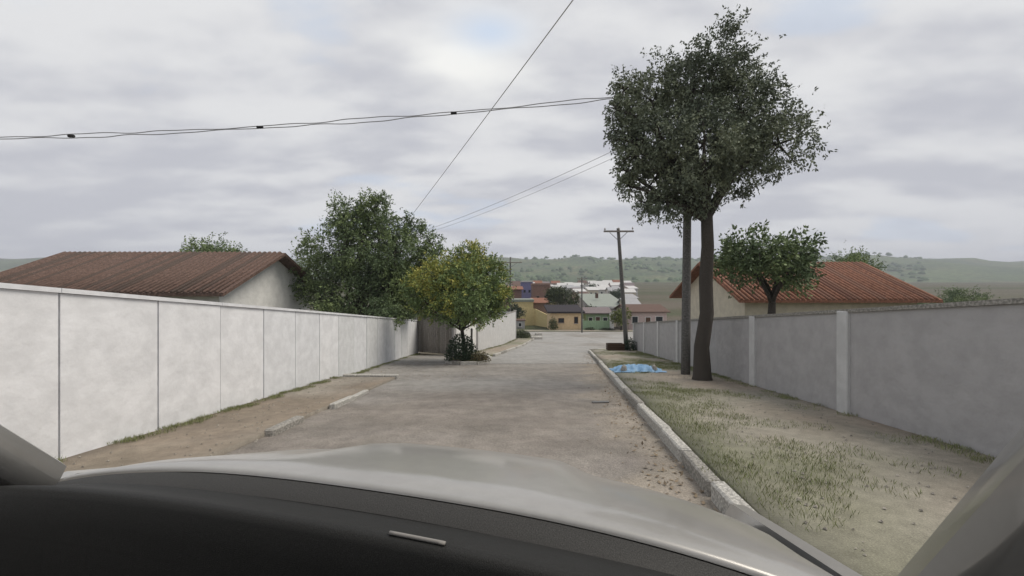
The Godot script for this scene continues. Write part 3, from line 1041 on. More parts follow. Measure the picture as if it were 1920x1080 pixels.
func build_poles():
	var foot = on(7.47, 25.7, 0.1)
	var top = at(1159, 428, 25.7)
	utility_pole("leaning grey utility pole with wooden crossarm on the right pavement corner", foot, top, 0.15, 0.1, 1.95, Vector3(1, 0.03, 0).normalized(), 3)
	utility_pole("thin far utility pole beside the orange house wall", on(10.1, 57.0), at(1091, 520, 57.0), 0.12, 0.09, 1.4, Vector3.RIGHT, 2)
	utility_pole("far utility pole with crossarm showing right of the yellow-green tree", on(-0.25, 50.0), at(957, 482, 50.0), 0.12, 0.09, 2.9, Vector3.RIGHT, 3, 0.7)
	var rp = Vector3(5.55, 7.9, -12.4)
	utility_pole("tall utility pole hidden in the crown of the right pavement tree", on(5.45, 12.4, 0.1), rp, 0.14, 0.1, 1.6, Vector3(0.99, 0, 0.14).normalized(), 3)
	var lpole = at(742, 440, 30.0)
	utility_pole("utility pole standing behind the large dark tree on the left", on(lpole.x, 30.0), lpole, 0.13, 0.1, 0.0, Vector3.RIGHT)
	# cables
	var a = lpole - Vector3(0, 0.1, 0)
	var b = at(1050, 20, 7.0)
	var dirn = (b - a)
	wire("single dark cable climbing steeply from behind the left trees to the top of the sky", a, a + dirn * 1.75, 0.12, 0.011, M.cable_grey)
	wire("thin faint cable sloping from the right tree down to the left trees", rp - Vector3(0, 0.9, 0) + Vector3(-0.1, 0, 0), a - Vector3(0, 0.25, 0), 0.35, 0.010, M.cable_grey)
	wire("second faint cable just below the one sloping to the left trees", rp - Vector3(0.1, 1.15, 0), a - Vector3(0, 0.4, 0), 0.4, 0.008, M.cable_grey)
	# twisted bundle across the street: a carrier and a conductor wound round it
	var r0 = Vector3(rp.x - 0.3, rp.y - 0.18, rp.z + 0.2)
	var l0 = at(-420, 262, 13.0)
	var bt = thing("cable_bundle", "twisted bundle of black cables crossing the sky above the street", "cable")
	for strand in 2:
		var mb = MB.new()
		mb.sm = true
		var pts = []
		for i in 181:
			var t = i / 180.0
			var c = r0.lerp(l0, t) - Vector3(0, 0.45 * 4.0 * t * (1.0 - t), 0)
			var ph = 0.9 * sin(t * 61.0) + PI * strand
			pts.append(c + Vector3(0, cos(ph), sin(ph)) * (0.05 + 0.02 * sin(t * 23.0)) )
		mb.tube(pts, 0.014, 5)
		put(mb, "cable_strand", M.cable, bt)
	for i in 3:
		var t = 0.24 + i * 0.21
		var c = r0.lerp(l0, t) - Vector3(0, 0.45 * 4.0 * t * (1.0 - t), 0)
		var cl = MB.new()
		cl.tube([c - Vector3(0.09, 0, 0), c + Vector3(0.09, 0, 0)], 0.045, 6)
		put(cl, "clamp", M.rubber, bt)

func build_town():
	# orange and green frontages across the junction
	var X = func(px, d): return (px - 960.0) / F * d
	var Y = func(py, d): return CAM_Y - (py - 540.0) / F * d
	var b = g(61.5)
	house("low orange-cream house with dark roof across the junction", X.call(1032, 62), X.call(1090, 62), 62.0, 6.0, b, 2.75, M.orange, M.tile_dark, "shed", 0.75, [[0.83, 1.1, 0.6, 1.0], [0.35, 1.2, 0.9, 0.7]], {"eave": 0.5, "frames": M.door, "thick": 0.25})
	house("small green-walled house with pinkish roof right of the orange house", X.call(1098, 66), X.call(1144, 66), 66.0, 6.0, g(66.0), 2.6, M.green_paint, M.tile_pink, "gable_x", 0.7, [[0.2, 0.9, 0.7, 1.0], [0.5, 0.0, 0.8, 2.0, "door"], [0.8, 0.9, 0.8, 1.0]])
	var gf = thing("garden_wall", "low pale green garden wall in front of the small green house", "wall")
	for i in 4:
		wall_run(gf, on(X.call(1094 + i * 12.2, 61.8), 61.8, 0.1), on(X.call(1106.2 + i * 12.2, 61.8), 61.8, 0.1), 1.42, 1.42, 0.14, M.green_paint, "wall_face", 0.3, 0.01)
	post(gf, on(X.call(1093, 61.8), 61.8, 0.1), 0.24, 1.6, M.green_paint, "pillar", 0.06)
	var wp = thing("gate_pillar", "tall white gate pillar at the right end of the green garden wall", "pillar", on(X.call(1147, 61.6), 61.6, 0.1))
	post(wp, Vector3.ZERO, 0.55, 2.7, M.plaster_white, "shaft", 0.12)
	house("brown house with flat eave right of the white gate pillar", X.call(1180, 62), X.call(1250, 62), 62.0, 8.0, b, 2.9, M.pink_paint, M.tile_brown, "gable_x", 0.9, [[0.15, 1.0, 1.0, 1.2], [0.5, 0.0, 0.9, 2.1, "door"], [0.8, 1.0, 1.2, 1.2]])
	# yellow house left of the street end
	house("tall ochre-yellow house left of the street end", X.call(961, 78), X.call(1000, 78), 78.0, 7.0, g(78.0), Y.call(566, 78.0) - g(78.0), M.ochre, M.sheet, "flat", 0.5, [[0.85, 0.9, 0.45, 0.8], [0.3, 2.4, 0.7, 0.9]], {"frames": M.door})
	var ow = thing("garden_wall", "low ochre wall stepping down to the right of the yellow house", "wall")
	wall_run(ow, on(X.call(977, 74), 74.0), on(X.call(1004, 74), 74.0), 3.5, 3.1, 0.18, M.ochre, "wall_face", 0.4, 0.0)
	wall_run(ow, on(X.call(1004, 74), 74.0), on(X.call(1030, 68), 68.0), 3.1, 2.1, 0.18, M.ochre, "wall_face", 0.4, 0.01)
	house("low grey shed with brown roof at the foot of the yellow house", X.call(966, 66), X.call(984, 66), 66.0, 3.0, g(66.0), 1.3, M.plaster_grey, M.tile_brown, "flat", 0.12, [[0.5, 0.3, 0.6, 0.7]], {"called": "shed"})
	# brick houses and the blue one behind
	house("two-storey red brick house behind the ochre wall, left of the dark tree", X.call(999, 92), X.call(1031, 92), 92.0, 8.0, g(92.0), Y.call(535, 92.0) - g(92.0), M.brick, M.brick2, "flat", 0.5, [[0.3, 4.6, 0.75, 1.0], [0.75, 4.7, 0.7, 1.0], [0.5, 1.8, 0.8, 1.1], [0.15, 1.6, 0.6, 1.0]], {"frames": M.brick2})
	house("pink brick house in front of the red brick house, low roof", X.call(1000, 82), X.call(1026, 82), 82.0, 5.0, g(82.0), Y.call(568, 82.0) - g(82.0), M.brick2, M.tile_red, "shed", 0.8, [[0.3, 1.5, 0.6, 0.7], [0.75, 1.4, 0.7, 0.8]], {"frames": M.brick})
	house("small brick house half hidden by the yellow-green tree", X.call(948, 96), X.call(978, 96), 96.0, 8.0, g(96.0), Y.call(543, 96.0) - g(96.0), M.brick, M.tile_red, "shed", 0.7, [[0.5, 3.6, 0.8, 0.9], [0.8, 1.4, 0.8, 1.0]], {"frames": M.brick2})
	house("tall dark blue house rising above the yellow house", X.call(977, 112), X.call(999, 112), 112.0, 8.0, g(112.0), Y.call(529, 112.0) - g(112.0), M.blue_paint, M.sheet_white, "flat", 0.35, [[0.3, 6.3, 0.7, 0.9], [0.72, 6.3, 0.7, 0.9], [0.5, 3.4, 0.9, 1.0]], {"frames": M.blue_paint})
	# long pale sheet-roofed hall
	house("long hall with pale green sheet roof and white fascia", X.call(1108, 100), X.call(1174, 100), 100.0, 18.0, g(100.0), Y.call(575, 100.0) - g(100.0), M.plaster_grey, M.sheet, "shed", 2.9, [[0.2, 0.8, 1.4, 0.9], [0.5, 0.8, 1.4, 0.9], [0.8, 0.8, 1.4, 0.9]], {"fascia": M.sheet_white, "chimney": -0.14, "eave": 0.5, "called": "hall"})
	house("cream house with grey roof right of the pale hall", X.call(1174, 98), X.call(1200, 98), 98.0, 8.0, g(98.0), Y.call(572, 98.0) - g(98.0), M.cream, M.sheet_grey, "gable_x", 1.5, [[0.25, 1.0, 0.9, 1.0], [0.7, 1.0, 0.9, 1.0]])
	# the upper rows of the town on the far slope: [px0, px1, eave py, d, wall, roof, kind, rise, label]
	var far = [
		[1030, 1052, 541, 175, "cream", "sheet_white", "gable_x", 1.6, "white-roofed house just above the dark round tree"],
		[1052, 1078, 540, 200, "town_white", "sheet_grey", "shed", 1.5, "wide white house with grey roof, first right of the dark round tree top"],
		[1066, 1094, 536, 235, "town_white", "sheet_white", "gable_x", 1.8, "long white house on the upper slope left of the thin far pole"],
		[1093, 1104, 536, 190, "town_white", "sheet_white", "flat", 0.6, "narrow tall white house right beside the thin far pole"],
		[1058, 1076, 552, 140, "pink_paint", "sheet_grey", "shed", 1.2, "pink house in the shade right of the dark round tree"],
		[1076, 1092, 558, 128, "brick2", "tile_brown", "gable_x", 1.3, "brick house with brown roof above the orange house"],
		[1080, 1100, 548, 150, "brick", "sheet_white", "shed", 1.2, "brick house with white roof behind the thin far pole"],
		[1108, 1146, 533, 270, "town_white", "sheet_white", "gable_x", 2.2, "longest white hall on the upper slope above the pale hall"],
		[1104, 1122, 544, 165, "cream", "sheet_white", "shed", 1.3, "cream house at the upper left corner of the pale hall roof"],
		[1122, 1143, 543, 180, "town_white", "sheet_white", "gable_x", 1.5, "white house directly above the middle of the pale hall roof"],
		[1143, 1165, 546, 160, "town_white", "sheet_grey", "gable_x", 1.5, "white house with grey roof left of the leaning pole"],
		[1146, 1166, 535, 245, "pink_paint", "sheet_white", "gable_x", 1.8, "pink house with white roof on the upper slope left of the leaning pole"],
		[1167, 1190, 536, 240, "town_white", "tile_pink", "gable_x", 1.6, "white house with pinkish roof on the upper slope right of the leaning pole"],
		[1168, 1192, 548, 165, "cream", "sheet_white", "gable_x", 1.4, "cream house with white roof lower right of the leaning pole"],
		[1172, 1196, 559, 130, "town_white", "sheet_grey", "shed", 1.2, "white house with slanting grey roof above the cream house"],
		[1034, 1050, 531, 330, "pink_paint", "tile_red", "gable_x", 2.0, "far pink house with red roof at the foot of the hills, leftmost"],
		[1085, 1100, 530, 340, "cream", "tile_brown", "gable_x", 2.0, "far cream house with brown roof below the hills"],
		[1150, 1164, 529, 350, "town_white", "tile_red", "gable_x", 2.0, "far white house with red roof below the hills"],
		[1040, 1056, 546, 148, "cream", "sheet_white", "shed", 1.0, "low cream house showing left of the dark round tree top"],
		[1106, 1120, 537, 225, "town_white", "sheet_white", "gable_x", 1.3, "small white house upper left above the pale hall, two rows up"],
		[1126, 1142, 538, 222, "pink_paint", "sheet_white", "gable_x", 1.3, "small pink house with white roof two rows above the pale hall"],
		[1060, 1074, 533, 300, "town_white", "sheet_white", "gable_x", 1.5, "small white house far up between the dark round tree and the thin pole"],
		[1104, 1118, 530, 320, "pink_paint", "sheet_white", "gable_x", 1.6, "far pink house with white roof left of the longest white hall"],
		[1132, 1148, 529, 345, "cream", "sheet_white", "gable_x", 1.6, "far cream house with white roof behind the longest white hall"],
		[1168, 1184, 530, 330, "town_white", "sheet_white", "gable_x", 1.6, "far white house just right of the leaning pole below the hills"],
		[1180, 1196, 541, 200, "town_white", "sheet_white", "shed", 1.3, "white house with slanting white roof at the right edge of the town"],
		[1046, 1062, 535, 255, "brick2", "sheet_white", "gable_x", 1.5, "brick house with white roof above the dark round tree"],
		[1018, 1036, 545, 120, "brick", "sheet_grey", "shed", 1.0, "brick house with grey roof between the red brick house and the dark tree"],
		[984, 1002, 535, 190, "town_white", "sheet_white", "gable_x", 1.4, "white house peeping above the blue house"],
		[1030, 1044, 552, 112, "ochre", "tile_red", "shed", 0.9, "small ochre house with red roof left beside the dark round tree"],
		[1024, 1034, 540, 150, "brick2", "tile_brown", "shed", 0.9, "narrow brick house right behind the red brick house"],
		[944, 962, 548, 125, "orange", "tile_red", "gable_x", 1.2, "orange house with red roof at the edge of the yellow-green tree"],
		[964, 978, 537, 160, "brick2", "tile_brown", "gable_x", 1.2, "brick house with brown roof just left of the blue house"],
		[1074, 1090, 545, 172, "cream", "tile_pink", "gable_x", 1.2, "cream house with pinkish roof left of the thin far pole"],
		[1092, 1106, 553, 136, "cream", "tile_brown", "shed", 1.0, "cream house with brown roof at the left end of the pale hall"],
		[1078, 1096, 541, 205, "brick2", "sheet_grey", "gable_x", 1.2, "brick house with grey roof higher up behind the thin far pole"],
		[1118, 1132, 533, 290, "pink_paint", "tile_pink", "gable_x", 1.4, "pink house with pink roof behind the longest white hall's left half"],
		[1150, 1162, 541, 200, "ochre", "sheet_grey", "gable_x", 1.2, "ochre house with grey roof left of the leaning pole, middle row"],
		[1170, 1180, 543, 195, "brick", "tile_brown", "shed", 1.0, "small brick house close to the right of the leaning pole"],
		[1000, 1016, 532, 210, "brick2", "tile_red", "gable_x", 1.6, "brick house with red roof peeping above the red brick house"],
		[958, 976, 533, 230, "cream", "tile_brown", "gable_x", 1.8, "cream house with brown roof left of the blue house"],
		[1016, 1030, 533, 260, "town_white", "tile_pink", "gable_x", 1.8, "white house with pink roof upper right of the red brick house"]]
	for q in far:
		var d = float(q[3])
		var x0 = X.call(q[0], d)
		var x1 = X.call(q[1], d)
		var h = maxf(Y.call(q[2], d) - g(d), 2.2)
		var wins = []
		var nw = int(clampf((x1 - x0) / 3.0, 2, 5))
		for i in nw:
			wins.append([(i + 0.5) / nw + rng.randf_range(-0.05, 0.05), maxf(h - 2.0, 0.5), 0.95, 1.0])
		wins.append([rng.randf_range(0.35, 0.65), 0.0, 0.9, minf(2.0, h - 2.3), "door"] if h > 3.6 else [0.5, 0.3, 0.4, 0.5])
		house(q[8], x0, x1, d, 7.0, g(d), h, M[q[4]], M[q[5]], q[6], q[7], wins, {"eave": 0.35})
	# houses beside the street, behind the walls
	house("cream house with red tile roof behind the right pilastered wall", 11.2, 19.5, 19.0, 7.0, g(19.0) - 0.2, 3.3, M.cream, M.tile_red, "gable_x", 1.7, [[0.15, 1.1, 1.2, 1.1], [0.45, 0.1, 0.9, 2.1, "door"], [0.75, 1.1, 1.5, 1.1]], {"rolls": 0.24, "eave": 0.6, "tones": ["tile_red2", "tile_red3"]})
	house("low white house with brown tile roof behind the left panel wall", -21.0, -11.5, 15.5, 7.0, g(15.5), 3.1, M.plaster_white, M.tile_brown, "gable_x", 1.6, [[0.2, 1.1, 1.3, 1.1], [0.55, 0.1, 0.9, 2.1, "door"], [0.82, 1.1, 1.3, 1.1]], {"rolls": 0.24, "eave": 0.6, "tones": ["tile_brown2", "tile_brown3"]})
	house("white house roof showing between the plaster wall and the street tree", -7.5, -1.2, 49.0, 6.0, g(49.0), 3.6, M.plaster_white, M.tile_brown, "gable_x", 1.3, [[0.3, 1.2, 1.0, 1.0], [0.8, 1.2, 1.0, 1.0]])
	# town trees
	var leafy = func(label, px, py, d, r, h, col):
		var foot = on((px - 960.0) / F * d, d)
		var t = thing("town_tree", label, "tree", foot)
		var tr = MB.new()
		tr.tube([Vector3(0, -0.2, 0), Vector3(0.1, h * 0.6, 0)], [0.22, 0.14], 7)
		put(tr, "trunk", M.bark, t)
		var cy = Y.call(py, d) - foot.y
		var bl = []
		for i in 8:
			var o = rdir()
			bl.append([Vector3(0, cy, 0) + Vector3(o.x, o.y * 0.75, o.z) * r * 0.6, r * rng.randf_range(0.42, 0.6), 0.85])
		put(leaf_mesh(crown_leaves(bl, 11.0, 0.26, func(p, q): return col.lerp(Color(col.r * 1.7, col.g * 1.6, col.b * 1.3), q), 0.2, 0.15)), "crown", M.leaf, t)
	leafy.call("dark round tree behind the orange house", 1056, 558, 74.0, 2.9, 4.0, Color(0.05, 0.065, 0.035))
	leafy.call("dark tree top above the pale hall, beside the leaning pole", 1156, 552, 135.0, 2.4, 3.5, Color(0.045, 0.07, 0.045))
	leafy.call("dark low tree between the yellow house and the plaster wall", 966, 584, 70.0, 1.5, 1.6, Color(0.04, 0.055, 0.035))
	leafy.call("dark green tree behind the small green house", 1102, 588, 76.0, 1.7, 2.4, Color(0.045, 0.06, 0.035))
	leafy.call("olive tree in front of the brown house, beside the white pillar", 1164, 594, 60.2, 1.3, 1.4, Color(0.085, 0.105, 0.03))
	leafy.call("green tree among the white houses below the hills", 1112, 541, 215.0, 3.0, 4.0, Color(0.05, 0.075, 0.04))
	leafy.call("small green tree beside the red brick house", 1034, 552, 100.0, 2.0, 4.0, Color(0.07, 0.085, 0.035))

func build_small():
	# shrub and kerbed bed at the foot of the street tree
	var bed = thing("kerbed_bed", "kerbed earth bed around the foot of the street tree", "tree bed", Vector3.ZERO)
	var em = MB.new()
	var outline = [Vector2(-3.15, 19.6), Vector2(-2.9, 17.5), Vector2(-2.2, 16.75), Vector2(-1.5, 16.85), Vector2(-1.05, 17.6), Vector2(-1.1, 20.0), Vector2(-1.5, 21.6), Vector2(-2.6, 21.4)]
	var cen = Vector2(-2.1, 19.0)
	for i in outline.size():
		var p = outline[i]
		var q = outline[(i + 1) % outline.size()]
		em.col = Color(0.17, 0.12, 0.08)
		em.tri(on(cen.x, cen.y, 0.13), on(p.x, p.y, 0.09), on(q.x, q.y, 0.09))
		em.out(on(cen.x, cen.y, 0.1), [on(p.x, p.y, 0.09), on(q.x, q.y, 0.09), on(q.x, q.y, -0.05), on(p.x, p.y, -0.05)])
	put(em, "earth", M.dirt, bed)
	for i in [7, 0, 1, 2, 3, 4, 5]:
		var p = outline[i]
		var q = outline[(i + 1) % outline.size()]
		var n = max(1, int(round((q - p).length() / 0.6)))
		for k in n:
			var a = p.lerp(q, float(k) / n)
			var b = p.lerp(q, float(k + 1) / n)
			wall_run(bed, on(a.x, a.y), on(b.x, b.y), 0.14 + rng.randf_range(-0.02, 0.02), 0.14 + rng.randf_range(-0.02, 0.02), 0.13, M.kerb if rng.randf() < 0.7 else M.kerb2, "kerb_stone", 0.1, 0.008)
	shrub("dark green shrub growing round the foot of the street tree", on(-2.25, 17.6, 0.08), 0.72, 1.15, 2600, 0.1, Color(0.038, 0.06, 0.035))
	shrub("brownish low shrub on the right side of the kerbed bed", on(-1.4, 17.3, 0.08), 0.45, 0.45, 600, 0.08, Color(0.10, 0.085, 0.045))
	var st = thing("marker_post", "thin dark post standing right behind the street tree", "post", on(at(884, 660, 18.4).x, 18.4, 0.1))
	var pm = MB.new()
	pm.sm = true
	pm.tube([Vector3(0, -0.2, 0), Vector3(0.01, 1.42, 0)], 0.05, 8)
	put(pm, "shaft", M.wood3, st)
	var cp = MB.new()
	cp.tube([Vector3(0.01, 1.41, 0), Vector3(0.01, 1.46, 0)], [0.055, 0.03], 8)
	put(cp, "cap", M.steel, st)
	# blue tarpaulin in a heap on the right pavement
	var tp = thing("tarpaulin", "crumpled blue tarpaulin over a low heap on the right pavement", "tarpaulin", on(4.2, 13.4, 0.135))
	var mb = MB.new()
	mb.sm = true
	var nx = 34
	var nz = 26
	var hgt = func(i, k):
		var u = (float(i) / nx - 0.5) * 2.0
		var w = (float(k) / nz - 0.5) * 2.0
		var rr = u * u * 0.9 + w * w
		var h = maxf(0.0, 0.13 * (1.0 - rr)) + 0.012
		h += (0.22 - absf(noise.get_noise_2d(u * 19.0, w * 15.0 + 77))) * 0.42 * clampf(1.3 - rr, 0.06, 1.0)
		var wob = 1.0 + 0.14 * noise.get_noise_2d(u * 30.0 + 9, w * 30.0)
		return Vector3(u * 0.85 * wob, h - w * 0.0, -w * 0.62 * wob + 0.0) + Vector3(0, -0.1 * w * 0.62 * wob, 0)
	for i in nx:
		for k in nz:
			mb.quad(hgt.call(i, k), hgt.call(i, k + 1), hgt.call(i + 1, k + 1), hgt.call(i + 1, k))
	put(mb, "cloth", M.tarp, tp)
	for q in [[-0.5, 0.36], [0.52, 0.3]]:
		var sm2 = MB.new()
		sm2.sm = true
		lump(sm2, Vector3(q[0], 0.16, q[1]), 0.11, 0.16)
		put(sm2, "weight_stone", M.kerb2, tp)
	# brown crate at the pavement corner
	var bx = thing("planter_box", "low dark brown wooden box beside the leaning utility pole", "box", on(6.62, 25.3, 0.14))
	for i in 3:
		for sgn in [-1.0, 1.0]:
			var pb = MB.new()
			pb.box(T(Vector3(0, 0.08 + i * 0.145, sgn * 0.26)), Vector3(1.05, 0.13, 0.03), 0.006)
			put(pb, "board", M.box_brown, bx)
	for sgn in [-1.0, 1.0]:
		var eb = MB.new()
		eb.box(T(Vector3(sgn * 0.5, 0.22, 0)), Vector3(0.03, 0.42, 0.48), 0.006)
		put(eb, "end_board", M.box_brown, bx)
	var so = MB.new()
	so.box(T(Vector3(0, 0.2, 0)), Vector3(0.96, 0.3, 0.47))
	so.col = Color(0.12, 0.09, 0.06)
	put(so, "soil", M.box_brown, bx)
	shrub("dark green shrub at the foot of the leaning utility pole", on(7.55, 25.25, 0.12), 0.42, 0.75, 900, 0.1, Color(0.04, 0.062, 0.04))
	shrub("dark climbing shrub at the left corner of the orange house", on((1037.0 - 960.0) / F * 61.4, 61.4, 0.1), 0.75, 1.9, 900, 0.17, Color(0.07, 0.085, 0.035))
	shrub("low dark hedge at the foot of the green garden wall", on((1106.0 - 960.0) / F * 60.9, 60.9, 0.1), 0.8, 0.4, 500, 0.14, Color(0.05, 0.065, 0.035))
	shrub("low dark hedge in front of the white gate pillar", on((1138.0 - 960.0) / F * 60.6, 60.6, 0.1), 1.2, 0.32, 600, 0.14, Color(0.045, 0.055, 0.035))
	shrub("green hedge clump at the far end of the plaster wall", on(1.0, 47.0), 1.3, 0.85, 2200, 0.16, Color(0.075, 0.09, 0.045))
	# a dark bar lying on the road near the kerb
	var bar = MB.new()
	bar.box(T(on(1.87, 8.35, 0.022), 0.08), Vector3(0.36, 0.03, 0.07), 0.006)
	tag(put(bar, "metal_bar", M.steel), "short dark metal bar lying on the road near the right kerb", "metal bar")
	# white kerb fragments by the far corner
	for q in [[2.75, 44.2, 1.3, "pale broken kerb block at the far left corner of the street"], [3.5, 52.0, 0.9, "small pale block standing at the street end"]]:
		var kb = MB.new()
		kb.sm = false
		kb.box(T(on(q[0], q[1], 0.16), 0.2), Vector3(q[2], 0.34, 0.5), 0.05)
		for i in kb.v.size():
			kb.v[i] += Vector3.ONE * noise.get_noise_3dv(kb.v[i] * 30.0) * 0.03
		tag(put(kb, "kerb_block", M.kerb), q[3], "kerb block")
	# grass along kerbs and walls
	var spots = []
	for i in 150:
		var d = rng.randf_range(4, 24)
		spots.append([xw1(d) + rng.randf_range(0.05, 0.3), d, 0.14, 0.07 if d < 12 else 0.0])
	for i in 900:
		var d = rng.randf_range(3, 25)
		var x = xk(d) + rng.randf_range(0.2, 3.2)
		if x < xrw(d) - 0.2 and noise.get_noise_2d(x * 3.0 + 60, d * 3.0) > rng.randf_range(-0.12, 0.3):
			spots.append([x, d, 0.28, 0.13])
	for i in 70:
		var d = rng.randf_range(3, 25.5)
		spots.append([xrw(d) - rng.randf_range(0.1, 0.35), d, 0.16, 0.13])
	for i in 60:
		var d = rng.randf_range(22, 43)
		spots.append([xw2(d) + rng.randf_range(0.1, 0.4), d, 0.15, 0.12])
	for i in 60:
		spots.append([rng.randf_range(-3.0, -1.2), rng.randf_range(17, 21), 0.2, 0.1])
	for i in 120:
		spots.append([rng.randf_range(0.6, 3.0), rng.randf_range(45, 50), 0.35, 0.02])
	var go = put(grass_mesh(spots, 120, 0.02, 0.07, Color(0.19, 0.225, 0.10)), "grass", M.grass, null, "stuff")
	tag(go, "short grass and weeds along kerbs and wall feet", "grass")
	var peb = MB.new()
	for i in 2200:
		var d = rng.randf_range(2.5, 24)
		var right = rng.randf() < 0.6
		var x = rng.randf_range(xk(d) + 0.25, xrw(d) - 0.2) if right else rng.randf_range(xw1(d) + 0.1, -3.4)
		if not right and d > 12.0:
			continue
		var r = rng.randf_range(0.006, 0.022)
		var k = rng.randf_range(0.95, 1.5)
		peb.col = Color(0.42 * k, 0.39 * k, 0.34 * k)
		var c = on(x, d, (0.135 if right else 0.075) + r * 0.2)
		var q = [c + Vector3(r, 0, 0), c + Vector3(0, 0, -r * 0.8), c + Vector3(-r, 0, 0), c + Vector3(0, 0, r * 0.9)]
		for j in 4:
			peb.tri(c + Vector3(r * 0.2, r * 0.7, 0), q[(j + 1) % 4], q[j])
	tag(put(peb, "pebbles", M.dirt, null, "stuff"), "loose pebbles scattered over the verges beside the road", "pebbles")
	# litter of dead leaves and grit in the gutters
	var lit = []
	for i in 1700:
		var d = rng.randf_range(3, 25)
		var x = xk(d) - 0.1 - absf(rng.randfn(0.0, 0.32))
		if rng.randf() < 0.3:
			x = rng.randf_range(-5.0, -1.0)
			d = rng.randf_range(12, 20)
		var dir = Vector3(rng.randf_range(-1, 1), rng.randf_range(0, 0.3), rng.randf_range(-1, 1)).normalized()
		var k = rng.randf_range(0.6, 1.3)
		var s = rng.randf_range(0.03, 0.075)
		lit.append([on(x, d, 0.028 if d > 17.2 else 0.012), dir, dir.cross(Vector3.UP).normalized(), s, s * 0.5, Color(0.20 * k, 0.155 * k, 0.105 * k)])
	var lo = put(leaf_mesh(lit), "leaf_litter", M.leaf, null, "stuff")
	tag(lo, "dry leaf litter in the gutter and round the tree bed", "leaf litter")

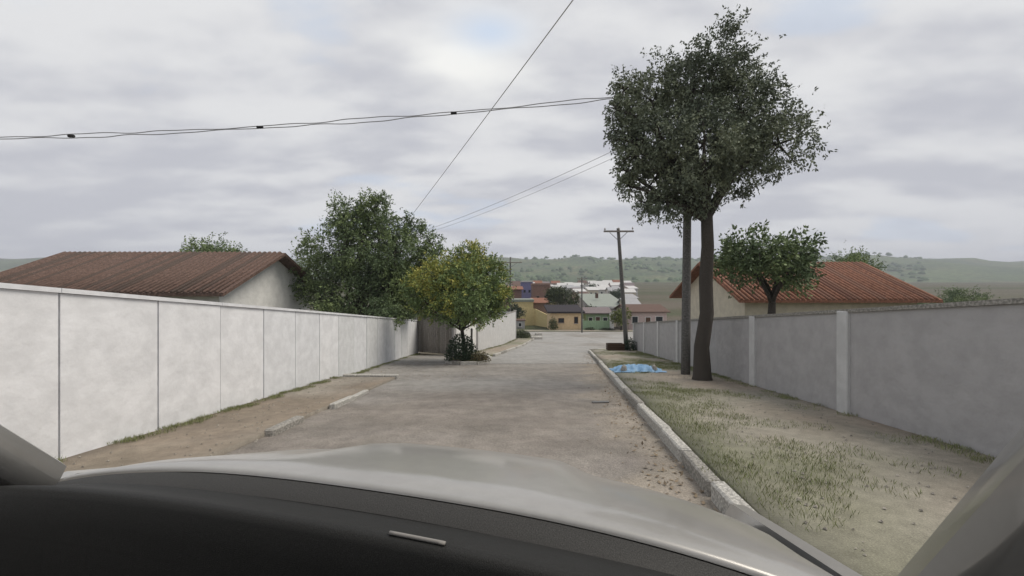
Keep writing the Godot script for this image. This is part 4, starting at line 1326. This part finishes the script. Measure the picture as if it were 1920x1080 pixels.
func build_car():
	var yaw = -deg_to_rad(14.5)
	var car = thing("car", "silver-grey car seen from inside, bonnet and dark dashboard along the bottom", "car", Vector3(0, CAM_Y, 0))
	car.rotation.y = yaw
	# in the car's frame: x right of the lens, y up from the lens, -z forward
	var xc = -0.45
	var hw = 0.86
	# bonnet
	var prof = [[0.684, 0.399], [0.686, 0.394], [0.695, 0.390], [0.8, 0.414], [0.95, 0.458], [1.1, 0.508], [1.25, 0.570], [1.4, 0.645], [1.55, 0.735], [1.68, 0.83], [1.78, 0.93], [1.83, 1.02]]
	var bm = MB.new()
	bm.sm = true
	var n = 44
	var pt = func(i, k):
		var u = -1.0 + 2.0 * k / n
		var x = u * (hw - 0.05 - 0.04 * i / (prof.size() - 1.0))
		var f = smoothstep(0.69, 1.3, prof[i][0])
		var bulge = 0.030 * (1.0 - smoothstep(0.27, 0.40, absf(x))) * f
		var dropy = 0.055 * pow(absf(u), 3.5)
		var lead = 0.05 * u * u * (1.0 if i < 3 else 1.0)
		return Vector3(xc + x, -prof[i][1] + bulge - dropy, -prof[i][0] + lead * (1.0 if i < 4 else 1.6))
	for i in prof.size() - 1:
		for k in n:
			bm.quad(pt.call(i, k), pt.call(i + 1, k), pt.call(i + 1, k + 1), pt.call(i, k + 1))
	put(bm, "bonnet", M.paint, car)
	# scuttle panel between bonnet and glass
	var sc = MB.new()
	sc.sm = true
	for k in n:
		var u0 = -1.0 + 2.0 * k / n
		var u1 = -1.0 + 2.0 * (k + 1) / n
		var e = func(u, a, b): return Vector3(xc + u * hw * 0.94, -b - 0.055 * pow(absf(u), 3.5), -a + 0.05 * u * u)
		sc.quad(e.call(u0, 0.64, 0.4155), e.call(u0, 0.678, 0.3985), e.call(u1, 0.678, 0.3985), e.call(u1, 0.64, 0.4155))
		sc.quad(e.call(u0, 0.678, 0.3985), e.call(u0, 0.71, 0.412), e.call(u1, 0.71, 0.412), e.call(u1, 0.678, 0.3985))
	put(sc, "scuttle", M.plastic, car)
	# dashboard: top pad, crest and rear face
	var dprof = [[0.66, 0.425], [0.63, 0.412], [0.59, 0.396], [0.555, 0.380], [0.535, 0.369], [0.522, 0.365], [0.512, 0.367], [0.506, 0.377], [0.50, 0.42], [0.49, 0.55], [0.5, 0.75]]
	var dm = MB.new()
	dm.sm = true
	var dpt = func(i, k):
		var u = -1.0 + 2.0 * k / n
		return Vector3(xc + u * hw * 0.93, -dprof[i][1] - 0.03 * pow(absf(u), 4.0), -dprof[i][0] + 0.045 * u * u)
	for i in dprof.size() - 1:
		for k in n:
			dm.quad(dpt.call(i + 1, k), dpt.call(i, k), dpt.call(i, k + 1), dpt.call(i + 1, k + 1))
	var dash = put(dm, "dashboard", M.dash, car)
	var tm = MB.new()
	tm.sm = true
	var pts = []
	for i in 9:
		var x = lerpf(-0.322, -0.232, i / 8.0)
		pts.append(Vector3(x, -0.3625 - 0.03 * pow(absf((x - xc) / (hw * 0.93)), 4.0), -0.522 + 0.045 * pow((x - xc) / (hw * 0.93), 2.0)))
	tm.tube(pts, 0.0028, 6)
	put(tm, "trim_strip", M.trim, dash)
	# screen, posts, roof
	var foot_a = 0.665
	var top_a = 0.06
	var gl = MB.new()
	gl.sm = true
	for i in 8:
		for k in 20:
			var q = []
			for e in [[i, k], [i + 1, k], [i + 1, k + 1], [i, k + 1]]:
				var t = e[0] / 8.0
				var u = -1.0 + 2.0 * e[1] / 20.0
				q.append(Vector3(xc + u * lerpf(0.78, 0.62, t), lerpf(-0.41, 0.33, t) - 0.03 * pow(absf(u), 4), -lerpf(foot_a, top_a, t) + 0.09 * u * u))
			gl.quad(q[0], q[1], q[2], q[3])
	put(gl, "windscreen", M.glass, car)
	for s in [-1.0, 1.0]:
		var pm = MB.new()
		pm.sm = true
		pm.tube([Vector3(xc + s * 0.82, -0.44, -0.6), Vector3(xc + s * 0.75, -0.05, -0.28), Vector3(xc + s * 0.66, 0.34, 0.05)], [0.05, 0.045, 0.04], 8)
		put(pm, "screen_post", M.paint, car)
	var rm = MB.new()
	rm.box(T(Vector3(xc, 0.36, 0.95)), Vector3(1.36, 0.05, 1.85), 0.02)
	put(rm, "roof", M.paint, car)
	for s in [-1.0, 1.0]:
		var dp = MB.new()
		dp.prism([Vector2(0.68, -0.46), Vector2(1.5, -0.74), Vector2(1.72, -0.95), Vector2(1.72, -1.35), Vector2(-2.2, -1.35), Vector2(-2.2, -0.42)], func(p, q): return Vector3(q, p.y, -p.x), xc + s * 0.84, xc + s * 0.88)
		put(dp, "side_panel", M.paint, car)
		var bp = MB.new()
		bp.tube([Vector3(xc + s * 0.82, -0.44, 0.75), Vector3(xc + s * 0.68, 0.35, 0.8)], 0.05, 6)
		bp.tube([Vector3(xc + s * 0.82, -0.44, 2.1), Vector3(xc + s * 0.66, 0.35, 1.85)], 0.06, 6)
		put(bp, "roof_post", M.paint, car)
		var hl = MB.new()
		hl.sm = true
		hl.tube([Vector3(xc + s * 0.62, -1.02, -1.6), Vector3(xc + s * 0.62, -1.02, -1.83), Vector3(xc + s * 0.62, -1.02, -1.86)], [0.12, 0.12, 0.08], 14)
		put(hl, "headlight", M.lamp, car)
		for zf in [-1.2, 1.5]:
			var base = Vector3(xc + s * 0.77, 0, zf)
			var wpos = Basis(Vector3.UP, yaw) * base
			var gy = g(-wpos.z) - CAM_Y
			var ty = MB.new()
			ty.sm = true
			var c = Vector3(base.x, gy + 0.315, zf)
			ty.tube([c - Vector3(0.1, 0, 0), c - Vector3(0.085, 0, 0), c + Vector3(0.085, 0, 0), c + Vector3(0.1, 0, 0)], [0.27, 0.31, 0.31, 0.27], 24)
			var tyre = put(ty, "wheel", M.rubber, car)
			var ri = MB.new()
			ri.tube([c + Vector3(s * 0.1, 0, 0), c + Vector3(s * 0.108, 0, 0)], 0.19, 16)
			put(ri, "rim", M.trim, tyre)
	var fm = MB.new()
	fm.box(T(Vector3(xc, -1.15, -1.78)), Vector3(1.66, 0.34, 0.12), 0.04)
	put(fm, "bumper", M.paint, car)
	var rb = MB.new()
	rb.box(T(Vector3(xc, -0.9, 2.2)), Vector3(1.66, 0.9, 0.06), 0.02)
	put(rb, "tailgate", M.paint, car)
	var fl = MB.new()
	fl.box(T(Vector3(xc, -1.3, 0.3)), Vector3(1.64, 0.05, 3.7))
	put(fl, "floor_pan", M.black, car)
